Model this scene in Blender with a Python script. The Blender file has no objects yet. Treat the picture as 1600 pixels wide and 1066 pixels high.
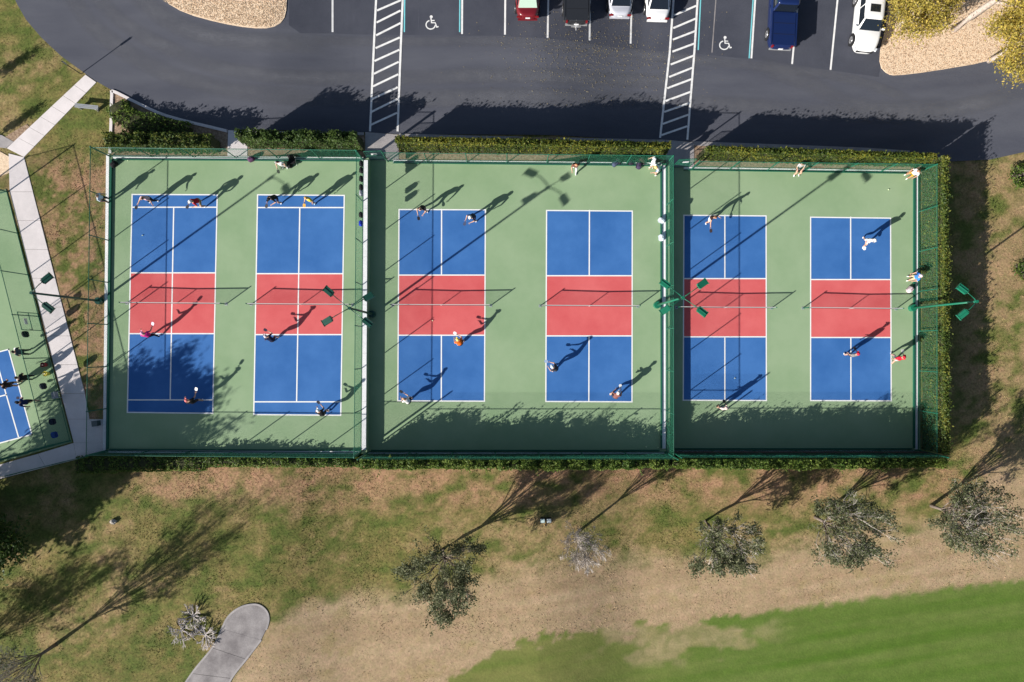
import bpy, bmesh, math, random
import numpy as np
from mathutils import Vector, Matrix
from mathutils.geometry import delaunay_2d_cdt

random.seed(7); rng = np.random.default_rng(7)
S = bpy.context.scene
C = S.collection

# ------------------------------------------------------------------ camera, sky, sun, exposure
FPX, HCAM, CX, CY = 1067.0, 48.3, 790.0, 545.0      # drone 48 m up, looking straight down
cd = bpy.data.cameras.new('Camera'); cam = bpy.data.objects.new('Camera', cd); C.objects.link(cam)
cam.location = (0, 0, HCAM); cam.rotation_euler = (0, 0, 0)
cd.sensor_width = 36.0; cd.lens = 36.0 * FPX / 1600.0
cd.shift_x = 10 / 1600; cd.shift_y = 12 / 1600
cd.clip_start = 0.5; cd.clip_end = 3000
S.camera = cam

SUN_EL = math.radians(25.0)
SDX, SDY = 0.811, 0.585                                # direction the shadows fall on the ground
W = bpy.data.worlds.new('World'); S.world = W; W.use_nodes = True
nt = W.node_tree; bgn = nt.nodes['Background']
sky = nt.nodes.new('ShaderNodeTexSky'); sky.sky_type = 'NISHITA'; sky.sun_disc = False
sky.sun_elevation = SUN_EL; sky.sun_rotation = math.atan2(-SDX, -SDY) % (2 * math.pi)
nt.links.new(sky.outputs[0], bgn.inputs[0]); bgn.inputs[1].default_value = 0.055
sd = bpy.data.lights.new('Sun', 'SUN'); sd.energy = 5.0; sd.angle = math.radians(0.5); sd.color = (1.0, 0.955, 0.89)
sun = bpy.data.objects.new('Sun', sd); C.objects.link(sun)
ldir = Vector((SDX * math.cos(SUN_EL), SDY * math.cos(SUN_EL), -math.sin(SUN_EL)))
sun.rotation_euler = ldir.to_track_quat('-Z', 'Y').to_euler(); sun.location = (-40, -30, 60)
S.view_settings.view_transform = 'Standard'; S.view_settings.look = 'None'
S.view_settings.exposure = 0.72; S.view_settings.gamma = 1.0
S.view_settings.use_curve_mapping = False

# ------------------------------------------------------------------ helpers
ZL, ZM, ZR = 0.0, -0.63, -1.65                          # three terraces of courts, stepping down to the right

def P(px, py, z=0.0):
    k = (HCAM - z) / FPX
    return Vector(((px - CX) * k, (CY - py) * k, z))

def ss(a, b, x):
    t = np.clip((x - a) / (b - a), 0, 1); return t * t * (3 - 2 * t)

def T(x):                                               # natural ground height
    return -0.06 - 0.63 * ss(-17.5, -10.3, x) - 1.02 * ss(2.0, 10.6, x)

def G(px, py, dz=0.0):
    z = -0.06
    for _ in range(6):
        v = P(px, py, z); z = float(T(v.x))
    v.z = z + dz
    return v

def tag(o, label=None, cat=None, group=None, kind=None):
    if label: o['label'] = label
    if cat: o['category'] = cat
    if group: o['group'] = group
    if kind: o['kind'] = kind
    return o

def empty(name, loc=(0, 0, 0), rz=0.0):
    o = bpy.data.objects.new(name, None); C.objects.link(o)
    o.location = loc; o.rotation_euler = (0, 0, rz); o.empty_display_size = 0.2
    return o

def link(name, me, parent=None):
    o = bpy.data.objects.new(name, me); C.objects.link(o)
    if parent: o.parent = parent
    return o

class MB:
    def __init__(s): s.v = []; s.f = []; s.m = []
    def add(s, vs, fs, mi=0):
        b = len(s.v); s.v += [tuple(v) for v in vs]
        s.f += [tuple(i + b for i in f) for f in fs]; s.m += [mi] * len(fs); return s
    def box(s, c, d, rz=0.0, mi=0, M=None, top=1.0):
        hx, hy, hz = d[0] / 2, d[1] / 2, d[2] / 2
        vs = [Vector((x * (top if z > 0 else 1), y * (top if z > 0 else 1), z)) for z in (-hz, hz) for x, y in ((-hx, -hy), (hx, -hy), (hx, hy), (-hx, hy))]
        R = Matrix.Rotation(rz, 3, 'Z') if M is None else M
        vs = [R @ v + Vector(c) for v in vs]
        return s.add(vs, [(3, 2, 1, 0), (4, 5, 6, 7), (0, 1, 5, 4), (1, 2, 6, 5), (2, 3, 7, 6), (3, 0, 4, 7)], mi)
    def tube(s, pts, rad, n=6, mi=0, cap=True):
        pts = [Vector(p) for p in pts]
        if not hasattr(rad, '__len__'): rad = [rad] * len(pts)
        vs = []; fs = []
        for i, p in enumerate(pts):
            d = (pts[min(i + 1, len(pts) - 1)] - pts[max(i - 1, 0)])
            d = d.normalized() if d.length > 1e-9 else Vector((0, 0, 1))
            a = d.orthogonal().normalized() if abs(d.z) > .99 or abs(d.z) < .01 else d.cross(Vector((0, 0, 1))).normalized()
            if abs(d.z) <= .01: a = Vector((0, 0, 1))
            b = d.cross(a)
            for k in range(n):
                t = 2 * math.pi * k / n
                vs.append(p + a * (math.cos(t) * rad[i]) + b * (math.sin(t) * rad[i]))
        for i in range(len(pts) - 1):
            for k in range(n):
                k2 = (k + 1) % n
                fs.append((i * n + k, i * n + k2, (i + 1) * n + k2, (i + 1) * n + k))
        if cap:
            fs.append(tuple(range(n - 1, -1, -1))); fs.append(tuple((len(pts) - 1) * n + k for k in range(n)))
        return s.add(vs, fs, mi)
    def ell(s, c, r, seg=10, ring=6, mi=0, M=None):
        vs = []; fs = []; c = Vector(c)
        for i in range(ring + 1):
            ph = math.pi * i / ring
            for k in range(seg):
                t = 2 * math.pi * k / seg
                v = Vector((r[0] * math.sin(ph) * math.cos(t), r[1] * math.sin(ph) * math.sin(t), r[2] * math.cos(ph)))
                vs.append((M @ v if M else v) + c)
        for i in range(ring):
            for k in range(seg):
                k2 = (k + 1) % seg
                fs.append((i * seg + k, (i + 1) * seg + k, (i + 1) * seg + k2, i * seg + k2))
        return s.add(vs, fs, mi)
    def prism(s, poly, z0, z1, mi=0):
        n = len(poly)
        vs = [(x, y, z0) for x, y in poly] + [(x, y, z1) for x, y in poly]
        fs = [tuple(range(n - 1, -1, -1)), tuple(range(n, 2 * n))] + [(i, (i + 1) % n, n + (i + 1) % n, n + i) for i in range(n)]
        return s.add(vs, fs, mi)
    def build(s, name, mats, parent=None, smooth=False):
        me = bpy.data.meshes.new(name); me.from_pydata(s.v, [], s.f); 
        for m in (mats if isinstance(mats, (list, tuple)) else [mats]): me.materials.append(m)
        if any(s.m): me.polygons.foreach_set('material_index', s.m)
        if smooth: me.polygons.foreach_set('use_smooth', [True] * len(s.f))
        me.update(); return link(name, me, parent)

# ------------------------------------------------------------------ materials
def srgb(r, g, b):
    f = lambda c: (c / 255 / 12.92) if c / 255 <= .04045 else ((c / 255 + .055) / 1.055) ** 2.4
    return (f(r), f(g), f(b))

MATS = {}
def mat(name, col, rough=0.6, col2=None, scale=3.0, detail=6.0, metal=0.0, bump=0.0, bscale=40.0, spec=0.3, stretch=None, coat=0.0, lo=.35, hi=.65, speck=None):
    if name in MATS: return MATS[name]
    m = bpy.data.materials.new(name); m.use_nodes = True; n = m.node_tree; L = n.links
    b = n.nodes['Principled BSDF']; b.inputs['Roughness'].default_value = rough
    b.inputs['Metallic'].default_value = metal; b.inputs['Specular IOR Level'].default_value = spec
    if coat: b.inputs['Coat Weight'].default_value = coat; b.inputs['Coat Roughness'].default_value = .06
    b.inputs['Base Color'].default_value = (*col, 1)
    geo = n.nodes.new('ShaderNodeNewGeometry'); vec = geo.outputs['Position']
    if stretch:
        mp = n.nodes.new('ShaderNodeMapping'); mp.inputs['Scale'].default_value = stretch; L.new(vec, mp.inputs['Vector']); vec = mp.outputs[0]
    if col2:
        t = n.nodes.new('ShaderNodeTexNoise'); t.inputs['Scale'].default_value = scale; t.inputs['Detail'].default_value = detail
        t.inputs['Roughness'].default_value = .62
        L.new(vec, t.inputs['Vector'])
        r = n.nodes.new('ShaderNodeMapRange'); r.inputs[1].default_value = lo; r.inputs[2].default_value = hi
        L.new(t.outputs['Fac'], r.inputs[0])
        mx = n.nodes.new('ShaderNodeMix'); mx.data_type = 'RGBA'
        mx.inputs[6].default_value = (*col, 1); mx.inputs[7].default_value = (*col2, 1)
        L.new(r.outputs[0], mx.inputs[0]); out = mx.outputs[2]
        if speck:
            t2 = n.nodes.new('ShaderNodeTexNoise'); t2.inputs['Scale'].default_value = speck[1]; t2.inputs['Detail'].default_value = 2
            L.new(geo.outputs['Position'], t2.inputs['Vector'])
            r2 = n.nodes.new('ShaderNodeMapRange'); r2.inputs[1].default_value = .3; r2.inputs[2].default_value = .7
            r2.inputs[3].default_value = 1 - speck[0]; r2.inputs[4].default_value = 1 + speck[0]
            L.new(t2.outputs['Fac'], r2.inputs[0])
            vm = n.nodes.new('ShaderNodeVectorMath'); vm.operation = 'SCALE'
            L.new(out, vm.inputs[0]); L.new(r2.outputs[0], vm.inputs['Scale']); out = vm.outputs[0]
        L.new(out, b.inputs['Base Color'])
    if bump:
        t3 = n.nodes.new('ShaderNodeTexNoise'); t3.inputs['Scale'].default_value = bscale; t3.inputs['Detail'].default_value = 4
        L.new(geo.outputs['Position'], t3.inputs['Vector'])
        bp = n.nodes.new('ShaderNodeBump'); bp.inputs['Strength'].default_value = bump; bp.inputs['Distance'].default_value = .02
        L.new(t3.outputs['Fac'], bp.inputs['Height']); L.new(bp.outputs[0], b.inputs['Normal'])
    MATS[name] = m; return m

def attr_mat(name, trans=0.0, rough=.7, speck=(.35, 30.0), bump=0.0):
    """colour carried by a point/corner colour attribute 'col' (one tint per leaf, tuft or patch of turf)"""
    m = bpy.data.materials.new(name); m.use_nodes = True; n = m.node_tree; L = n.links
    b = n.nodes['Principled BSDF']; b.inputs['Roughness'].default_value = rough; b.inputs['Specular IOR Level'].default_value = .25
    a = n.nodes.new('ShaderNodeAttribute'); a.attribute_name = 'col'; out = a.outputs['Color']
    if speck:
        geo = n.nodes.new('ShaderNodeNewGeometry')
        t2 = n.nodes.new('ShaderNodeTexNoise'); t2.inputs['Scale'].default_value = speck[1]; t2.inputs['Detail'].default_value = 5; t2.inputs['Roughness'].default_value = .7
        L.new(geo.outputs['Position'], t2.inputs['Vector'])
        r2 = n.nodes.new('ShaderNodeMapRange'); r2.inputs[1].default_value = .3; r2.inputs[2].default_value = .7
        r2.inputs[3].default_value = 1 - speck[0]; r2.inputs[4].default_value = 1 + speck[0]
        L.new(t2.outputs['Fac'], r2.inputs[0])
        vm = n.nodes.new('ShaderNodeVectorMath'); vm.operation = 'SCALE'
        L.new(out, vm.inputs[0]); L.new(r2.outputs[0], vm.inputs['Scale']); out = vm.outputs[0]
        if bump:
            bp = n.nodes.new('ShaderNodeBump'); bp.inputs['Strength'].default_value = bump; bp.inputs['Distance'].default_value = .05
            L.new(t2.outputs['Fac'], bp.inputs['Height']); L.new(bp.outputs[0], b.inputs['Normal'])
    L.new(out, b.inputs['Base Color'])
    if trans:
        tr = n.nodes.new('ShaderNodeBsdfTranslucent'); L.new(out, tr.inputs['Color'])
        ms = n.nodes.new('ShaderNodeMixShader'); ms.inputs[0].default_value = trans
        L.new(b.outputs[0], ms.inputs[1]); L.new(tr.outputs[0], ms.inputs[2])
        L.new(ms.outputs[0], n.nodes['Material Output'].inputs['Surface'])
    MATS[name] = m; return m

M_GREEN = mat('court_green_paint', (.228, .334, .188), .85, (.284, .384, .232), .25, 9, speck=(.05, 60), bump=.05, bscale=150, spec=.1)
M_BLUE = mat('court_blue_paint', (.034, .128, .360), .8, (.054, .168, .430), .35, 9, speck=(.05, 60), bump=.05, bscale=150, spec=.15)
M_RED = mat('court_red_paint', (.575, .098, .102), .8, (.645, .138, .138), .35, 9, speck=(.05, 60), bump=.05, bscale=150, spec=.15)
M_LINE = mat('white_line_paint', (.84, .84, .82), .7, (.78, .78, .76), 2.0)
M_RLINE = mat('road_line_paint', (.80, .79, .77), .7, (.60, .59, .58), 3.0, lo=.45, hi=.75)
M_TEAL = mat('teal_line_paint', (.16, .55, .60), .7, (.22, .60, .64), 3.0)
M_ASPH = mat('lane_asphalt', (.067, .071, .092), .85, (.095, .099, .120), .30, 8, stretch=(.35, 1.5, 1), speck=(.22, 35), bump=.25, bscale=60)
M_ASPH2 = mat('parking_asphalt', (.049, .053, .071), .85, (.067, .071, .091), .35, 7, speck=(.2, 35), bump=.25, bscale=60)
M_WEAR = mat('worn_asphalt', (.092, .092, .106), .85, (.125, .123, .134), .8, 7, stretch=(.6, 1.5, 1), speck=(.2, 35))
M_CONC = mat('pale_concrete', (.74, .68, .67), .85, (.64, .59, .58), .8, 6, speck=(.06, 40))
M_CONC2 = mat('grey_concrete', (.40, .37, .36), .85, (.30, .28, .28), 1.2, 6, speck=(.12, 40))
M_CURB = mat('white_concrete_curb', (.86, .86, .86), .8, (.74, .74, .75), 1.5, 6)
M_STAIN = mat('weathered_concrete', (.185, .168, .168), .9, (.33, .305, .30), .8, 8, speck=(.15, 30))
M_MULCH = mat('tan_wood_chips', (.76, .59, .42), .9, (.62, .45, .30), 7.0, 3, lo=.45, hi=.7, bump=.35, bscale=16, speck=(.2, 22))
M_MULCH2 = mat('brown_mulch', (.40, .29, .20), .9, (.22, .14, .09), 6.0, 4, bump=.8, bscale=16, speck=(.3, 22))
M_FENCE = mat('green_vinyl_steel', (.012, .115, .070), .45, spec=.4)
M_WIRE = mat('green_vinyl_wire', (.028, .205, .115), .5, spec=.3)
M_DWIRE = mat('dark_shaded_green_wire', (.014, .11, .075), .5, spec=.3)  # darker wire; on the courts' bottom fences its tone stands for hedge shade
M_POLE = mat('green_pole_paint', (.010, .150, .085), .4, spec=.5)
M_POLED = mat('dark_green_pole_paint', (.008, .060, .042), .4, spec=.5)
M_LENS = mat('lamp_lens', (.03, .03, .035), .15, spec=.6)
M_KICK = mat('dark_green_board', (.012, .10, .062), .6)
M_SCREEN = mat('dark_brown_windscreen', (.035, .024, .022), .85, (.05, .035, .03), 3)
M_BLACK = mat('black_fabric', (.012, .012, .014), .8, (.02, .02, .022), 20)
M_CORD = mat('black_net_cord', (.015, .017, .017), .8)
M_TAPE = mat('white_net_tape', (.52, .52, .51), .7)
M_STEEL = mat('galvanised_steel', (.55, .56, .57), .4, metal=.6)
M_BARK = mat('grey_bark', (.23, .19, .16), .9, (.13, .10, .085), 9, bump=.6, bscale=25)
M_TWIG = mat('pale_bare_twigs', (.56, .51, .47), .9, (.38, .34, .31), 6)
M_DEAD = mat('dead_grey_twigs', (.56, .51, .49), .9, (.40, .36, .34), 6)
M_WHITEP = mat('white_plastic', (.8, .8, .8), .4)
M_LEAF = attr_mat('leaf_foliage', .36, .55, None)
def turf_mat():
    m = attr_mat('turf', 0, .95, (.42, 6.5), .4); n = m.node_tree; L = n.links; b = n.nodes['Principled BSDF']
    src = b.inputs['Base Color'].links[0].from_socket; geo = n.nodes.new('ShaderNodeNewGeometry')
    t = n.nodes.new('ShaderNodeTexNoise'); t.inputs['Scale'].default_value = 2.2; t.inputs['Detail'].default_value = 9; t.inputs['Roughness'].default_value = .78; L.new(geo.outputs['Position'], t.inputs['Vector'])
    r = n.nodes.new('ShaderNodeMapRange'); r.inputs[1].default_value = .36; r.inputs[2].default_value = .64; L.new(t.outputs['Fac'], r.inputs[0])
    mx = n.nodes.new('ShaderNodeMix'); mx.data_type = 'RGBA'; mx.inputs[6].default_value = (.82, .93, .76, 1); mx.inputs[7].default_value = (1.20, 1.06, 1.15, 1); L.new(r.outputs[0], mx.inputs[0])
    mu = n.nodes.new('ShaderNodeVectorMath'); mu.operation = 'MULTIPLY'; L.new(src, mu.inputs[0]); L.new(mx.outputs[2], mu.inputs[1]); at = next(q for q in n.nodes if q.bl_idname == 'ShaderNodeAttribute')          # alpha: 1 in rough grass, less on the mown fairway
    m2 = n.nodes.new('ShaderNodeMix'); m2.data_type = 'RGBA'; L.new(at.outputs['Alpha'], m2.inputs[0]); L.new(at.outputs['Color'], m2.inputs[6]); L.new(mu.outputs[0], m2.inputs[7]); L.new(m2.outputs[2], b.inputs['Base Color'])
    return m
M_TURF = turf_mat()
M_TUFT = attr_mat('grass_blades', .15, .8, None)

# ------------------------------------------------------------------ noise for colouring turf
def vnoise(x, y, seed):
    r = np.random.default_rng(seed); tab = r.random((256, 256))
    xi = np.floor(x).astype(int); yi = np.floor(y).astype(int); fx = x - xi; fy = y - yi
    fx = fx * fx * (3 - 2 * fx); fy = fy * fy * (3 - 2 * fy)
    g = lambda a, b: tab[a % 256, b % 256]
    return (g(xi, yi) * (1 - fx) + g(xi + 1, yi) * fx) * (1 - fy) + (g(xi, yi + 1) * (1 - fx) + g(xi + 1, yi + 1) * fx) * fy
def fbm(x, y, seed, o=4):
    s = 0; a = .5; t = 0
    for k in range(o):
        s = s + a * vnoise(x * 2 ** k, y * 2 ** k, seed + k); t += a; a *= .55
    return s / t
def topx(x, y):
    k = FPX / (HCAM - T(x)); return CX + x * k, CY - y * k
def poly_y(px, pts):
    return np.interp(px, [p[0] for p in pts], [p[1] for p in pts])
FAIR = [(560, 1180), (620, 1120), (690, 1072), (745, 1036), (800, 1010), (860, 992), (1000, 982), (1080, 974), (1140, 962), (1200, 955), (1300, 942), (1400, 928), (1500, 915), (1600, 905), (1800, 880)]
TAN = [(300, 1140), (350, 1080), (420, 990), (480, 945), (560, 918), (640, 915), (760, 905), (880, 882), (960, 872), (1080, 862), (1180, 872), (1270, 852), (1380, 832), (1450, 812), (1500, 775), (1550, 735), (1700, 690)]

def turf_col(x, y):
    px, py = topx(x, y)
    n1 = fbm(x * .22, y * .30, 11); n2 = fbm(x * .8, y * 1.2, 23, 5); n3 = fbm(x * 2.3, y * 2.7, 31, 3); n2 = n2 + (n3 - .5) * .35; n4 = fbm(x * .10 + y * .02 + 40, y * 1.9 - x * .30, 47)
    lush = np.array([.098, .126, .028]); olive = np.array([.190, .162, .056]); tan = np.array([.330, .232, .125]); red = np.array([.350, .212, .128])
    fair = np.array([.076, .142, .016]); fair2 = np.array([.142, .182, .046])
    mixv = lambda a, b, t: a + (b - a) * t[..., None]
    base = mixv(np.broadcast_to(lush, x.shape + (3,)), np.broadcast_to(olive, x.shape + (3,)), ss(.22, .70, n2))
    base = mixv(base, tan, ss(.46, .74, n1 * .5 + n2 * .35 + n3 * .15) * .75)
    # brown thatch along the hedge and around the court ends
    d_s = ss(700, 735, py) * (1 - ss(762, 815, py + (n1 - .5) * 70)) * ss(150, 260, px)
    base = mixv(base, red, np.clip(d_s * ss(.30, .68, n1 * .4 + n2 * .6) * .95, 0, 1))
    d_w = ss(30, 90, px) * (1 - ss(175, 200, px)) * ss(215, 280, py) * (1 - ss(640, 700, py))
    base = mixv(base, red * .95, d_w * ss(.38, .60, n2 * .6 + n3 * .4) * .85)
    d_e = ss(1480, 1530, px) * (1 - ss(700, 740, py)) * ss(235, 260, py)
    base = mixv(base, tan * .92, d_e * ss(.36, .56, n1 * .4 + n2 * .6) * .85)
    # worn dormant strip
    wob = (n1 - .5) * 60 + (n2 - .5) * 40
    t = ss(-22, 26, py - poly_y(px, TAN) + wob)
    tanv = mixv(np.broadcast_to(np.array([.335, .238, .142]), x.shape + (3,)), np.broadcast_to(np.array([.420, .308, .195]), x.shape + (3,)), np.clip((n4 - .5) * 1.6 + .5, 0, 1))
    tanv = mixv(tanv, olive * 1.2, ss(.58, .75, n2) * .35)
    base = mixv(base, tanv, t * .96)
    # mown fairway with stripes running along it
    f = ss(-5, 7, py - poly_y(px, FAIR) + (n2 - .5) * 46 * (1 - ss(1000, 1300, px)) + (n3 - .5) * 16)
    patch = ss(.56, .66, fbm((px - 960) * .012, (py - 900) * .022, 71)) * (1 - ss(1140, 1260, px)) * ss(890, 960, px) * (1 - ss(1025, 1050, py))
    u = (py + .16 * (px - 1000)) / 27.0 + (n1 - .5) * 1.3
    st = .45 + .14 * np.sin(u * 2 * math.pi * .55) + (n4 - .5) * 1.7
    fv = mixv(np.broadcast_to(fair, x.shape + (3,)), np.broadcast_to(fair2, x.shape + (3,)), np.clip(st, 0, 1) * .75)
    fv = mixv(fv, olive * 1.15, (1 - ss(820, 1180, px)) * (.10 + .55 * n4)); base = mixv(base, fv, f * (1 - .6 * np.clip(patch * (.4 + n3), 0, 1)))
    return np.clip(base * (.86 + .28 * n3[..., None]), .01, .8), f, t

# ------------------------------------------------------------------ ground sheet
def axis(lo, hi, step, far):
    a = list(np.arange(lo, hi + 1e-6, step)); e = []; d = step; v = hi
    while v < far: d *= 1.5; v += d; e.append(v)
    b = []; d = step; v = lo
    while v > -far: d *= 1.5; v -= d; b.append(v)
    return np.array(b[::-1] + a + e)
gx = axis(-39, 40, .22, 700); gy = axis(-27, 27, .22, 700)
X, Y = np.meshgrid(gx, gy); Z = T(X) + (fbm(X * .5, Y * .5, 3) - .5) * .05
nx, ny = len(gx), len(gy)
co = np.stack([X, Y, Z], -1).reshape(-1, 3)
idx = np.arange(nx * ny).reshape(ny, nx)
quads = np.stack([idx[:-1, :-1], idx[:-1, 1:], idx[1:, 1:], idx[1:, :-1]], -1).reshape(-1, 4)
colr, _f, _t = turf_col(X.reshape(-1), Y.reshape(-1))
far_ = ss(34, 60, np.maximum(np.abs(X.reshape(-1)), np.abs(Y.reshape(-1)) * 1.25))[:, None]      # beyond the mapped lawns: even rough grass
colr = colr * (1 - far_) + np.array([.17, .16, .055]) * far_
def np_mesh(name, co, faces, k, cols=None, mat_=None, alpha=None):
    me = bpy.data.meshes.new(name); nf = len(faces)
    me.vertices.add(len(co)); me.vertices.foreach_set('co', co.astype(np.float32).ravel())
    me.loops.add(nf * k); me.loops.foreach_set('vertex_index', faces.astype(np.int32).ravel())
    me.polygons.add(nf); me.polygons.foreach_set('loop_start', np.arange(0, nf * k, k, dtype=np.int32))
    if cols is not None:
        at = me.color_attributes.new('col', 'FLOAT_COLOR', 'POINT')
        at.data.foreach_set('color', np.concatenate([cols, np.ones((len(cols), 1)) if alpha is None else alpha[:, None]], 1).astype(np.float32).ravel())
    if mat_: me.materials.append(mat_)
    me.update(calc_edges=True); me.validate(); return me
g = link('ground', np_mesh('ground', co, quads, 4, colr, M_TURF, 1 - np.maximum(.68 * _f, .45 * _t))); tag(g, kind='structure')

# ------------------------------------------------------------------ flat sheets that follow the ground
def inpoly(px, py, poly):
    ins = np.zeros(np.shape(px), bool); n = len(poly); j = n - 1
    for i in range(n):
        xi, yi = poly[i]; xj, yj = poly[j]
        c = ((yi > py) != (yj > py)) & (px < (xj - xi) * (py - yi) / ((yj - yi) + 1e-12) + xi)
        ins ^= c; j = i
    return ins
def smooth_poly(pts, it=2):
    for _ in range(it):
        q = []
        for i in range(len(pts)):
            a = pts[i]; b = pts[(i + 1) % len(pts)]
            q += [(a[0] * .75 + b[0] * .25, a[1] * .75 + b[1] * .25), (a[0] * .25 + b[0] * .75, a[1] * .25 + b[1] * .75)]
        pts = q
    return pts
def sheet(name, pxpoly, dz, m, step=1.2, thick=0.0, parent=None, kind='structure'):
    w = [G(a, b) for a, b in pxpoly]; poly = [(v.x, v.y) for v in w]
    dense = []
    for i in range(len(poly)):
        a = Vector(poly[i]); b = Vector(poly[(i + 1) % len(poly)]); n = max(1, int((b - a).length / step))
        dense += [tuple(a.lerp(b, k / n)) for k in range(n)]
    xs = [p[0] for p in dense]; ys = [p[1] for p in dense]
    gxx, gyy = np.meshgrid(np.arange(min(xs), max(xs), step) + .37, np.arange(min(ys), max(ys), step) + .21)
    gxx = gxx.ravel(); gyy = gyy.ravel(); keep = inpoly(gxx, gyy, dense)
    pts = [Vector(p) for p in dense] + [Vector((a, b)) for a, b in zip(gxx[keep], gyy[keep])]
    n = len(dense)
    ov, oe, of, *_ = delaunay_2d_cdt(pts, [(i, (i + 1) % n) for i in range(n)], [], 1, 1e-5)
    vs = [(v.x, v.y, float(T(v.x)) + dz) for v in ov]
    fs = []
    for f in of:
        a, b, c = [ov[i] for i in f[:3]]
        fs.append(tuple(f) if (b - a).cross(c - a) > 0 else tuple(reversed(f)))
    mb = MB(); mb.add(vs, fs)
    if thick:
        ring = [(x, y, float(T(x)) + dz) for x, y in dense]; low = [(x, y, z - thick) for x, y, z in ring]
        mb.add(ring + low, [(i, (i + 1) % n, n + (i + 1) % n, n + i) for i in range(n)])
    o = mb.build(name, m, parent)
    if kind and not parent: tag(o, kind=kind)
    return o

ROAD = [(-40, -260), (5, -60), (20, -10), (28, 8), (42, 32), (66, 60), (96, 88), (133, 115), (150, 127), (178, 143), (212, 159), (262, 181), (345, 201), (358, 204), (570, 207), (622, 210), (1040, 219), (1083, 222), (1420, 237), (1440, 243), (1478, 253), (1545, 250), (1600, 238), (1720, 205), (1900, 130), (1900, -260)]
sheet('road', ROAD, .060, M_ASPH, .5)
LOT = [(452, -260), (452, 40), (470, 53), (520, 53), (780, 57), (900, 66), (1000, 78), (1100, 86), (1180, 94), (1300, 111), (1372, 121), (1378, 90), (1388, 40), (1392, -260)]
sheet('parking_lot', LOT, .065, M_ASPH2, .5)
# paler worn wheel paths along the lane
def ribbon(pts, w, dz, m, name, parent=None, kind='structure', step=.8):
    """strip of width w metres along pixel points, laid on the ground"""
    c = [G(a, b) for a, b in pts]; q = []
    for i in range(len(c) - 1):
        n = max(1, int((c[i + 1] - c[i]).length / step)); q += [c[i].lerp(c[i + 1], k / n) for k in range(n)]
    q.append(c[-1]); L, R = [], []
    for i, p in enumerate(q):
        d = (q[min(i + 1, len(q) - 1)] - q[max(i - 1, 0)]); d.z = 0; d.normalize(); nrm = Vector((-d.y, d.x, 0))
        ww = w(i / (len(q) - 1)) if callable(w) else w
        for s, lst in ((1, L), (-1, R)):
            v = p + nrm * (ww / 2 * s); lst.append((v.x, v.y, float(T(v.x)) + dz))
    n = len(q); mb = MB(); mb.add(L + R, [(i, n + i, n + i + 1, i + 1) for i in range(n - 1)])
    o = mb.build(name, m, parent)
    if kind and not parent: tag(o, kind=kind)
    return o
def spline(pts, n=8):
    out = []
    for i in range(len(pts) - 1):
        p0 = Vector(pts[max(i - 1, 0)]); p1 = Vector(pts[i]); p2 = Vector(pts[i + 1]); p3 = Vector(pts[min(i + 2, len(pts) - 1)])
        for k in range(n):
            t = k / n; out.append(tuple(.5 * ((2 * p1) + (p2 - p0) * t + (2 * p0 - 5 * p1 + 4 * p2 - p3) * t * t + (3 * p1 - p0 - 3 * p2 + p3) * t ** 3)))
    out.append(tuple(pts[-1])); return out
road = bpy.data.objects['road']
def wear_mat():
    m = mat('wear_film', (.125, .129, .150), .85, (.155, .158, .178), 1.5, 6, speck=(.25, 30)); n = m.node_tree; L = n.links
    geo = n.nodes.new('ShaderNodeNewGeometry'); t = n.nodes.new('ShaderNodeTexNoise'); t.inputs['Scale'].default_value = .5; t.inputs['Detail'].default_value = 7; t.inputs['Roughness'].default_value = .6
    mp = n.nodes.new('ShaderNodeMapping'); mp.inputs['Scale'].default_value = (.22, .8, 1); L.new(geo.outputs['Position'], mp.inputs['Vector']); L.new(mp.outputs[0], t.inputs['Vector'])
    a = n.nodes.new('ShaderNodeAttribute'); a.attribute_name = 'col'
    r = n.nodes.new('ShaderNodeMapRange'); r.inputs[1].default_value = .22; r.inputs[2].default_value = .72; r.inputs[4].default_value = .9
    L.new(t.outputs['Fac'], r.inputs[0])
    mu = n.nodes.new('ShaderNodeMath'); mu.operation = 'MULTIPLY'; L.new(r.outputs[0], mu.inputs[0]); L.new(a.outputs['Fac'], mu.inputs[1])
    tr = n.nodes.new('ShaderNodeBsdfTransparent'); ms = n.nodes.new('ShaderNodeMixShader')
    L.new(mu.outputs[0], ms.inputs[0]); L.new(tr.outputs[0], ms.inputs[1]); L.new(n.nodes['Principled BSDF'].outputs[0], ms.inputs[2]); L.new(ms.outputs[0], n.nodes['Material Output'].inputs['Surface'])
    return m
M_FILM = wear_mat()
def wear(pts, w, dz):
    """scuffed film of worn asphalt, strongest along its centre"""
    c = [G(a, b) for a, b in spline(pts, 10)]; n = len(c); rows = 5; vs = []; cols = []; fs = []
    for i, p in enumerate(c):
        d = c[min(i + 1, n - 1)] - c[max(i - 1, 0)]; d.z = 0; d.normalize(); nr = Vector((-d.y, d.x, 0))
        e = min(1, min(i, n - 1 - i) / 6)
        for k in range(rows):
            v = p + nr * (w * (k / (rows - 1) - .5)); vs.append((v.x, v.y, float(T(v.x)) + dz)); cols.append([(0, .75, 1, .75, 0)[k] * e] * 3)
    for i in range(n - 1):
        for k in range(rows - 1): fs.append((i * rows + k + 1, i * rows + k, (i + 1) * rows + k, (i + 1) * rows + k + 1))
    return link('worn_wheel_path', np_mesh('worn_wheel_path', np.array(vs), np.array(fs), 4, np.array(cols), M_FILM), road)
wear([(95, -30), (150, 45), (230, 100), (330, 135), (460, 152), (620, 155), (800, 152), (980, 158), (1150, 165), (1330, 178), (1460, 176), (1620, 140)], 1.5, .0685)
wear([(130, -30), (185, 30), (260, 75), (350, 108), (470, 122), (620, 122), (800, 118), (960, 125), (1100, 132)], 1.3, .0715)
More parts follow.
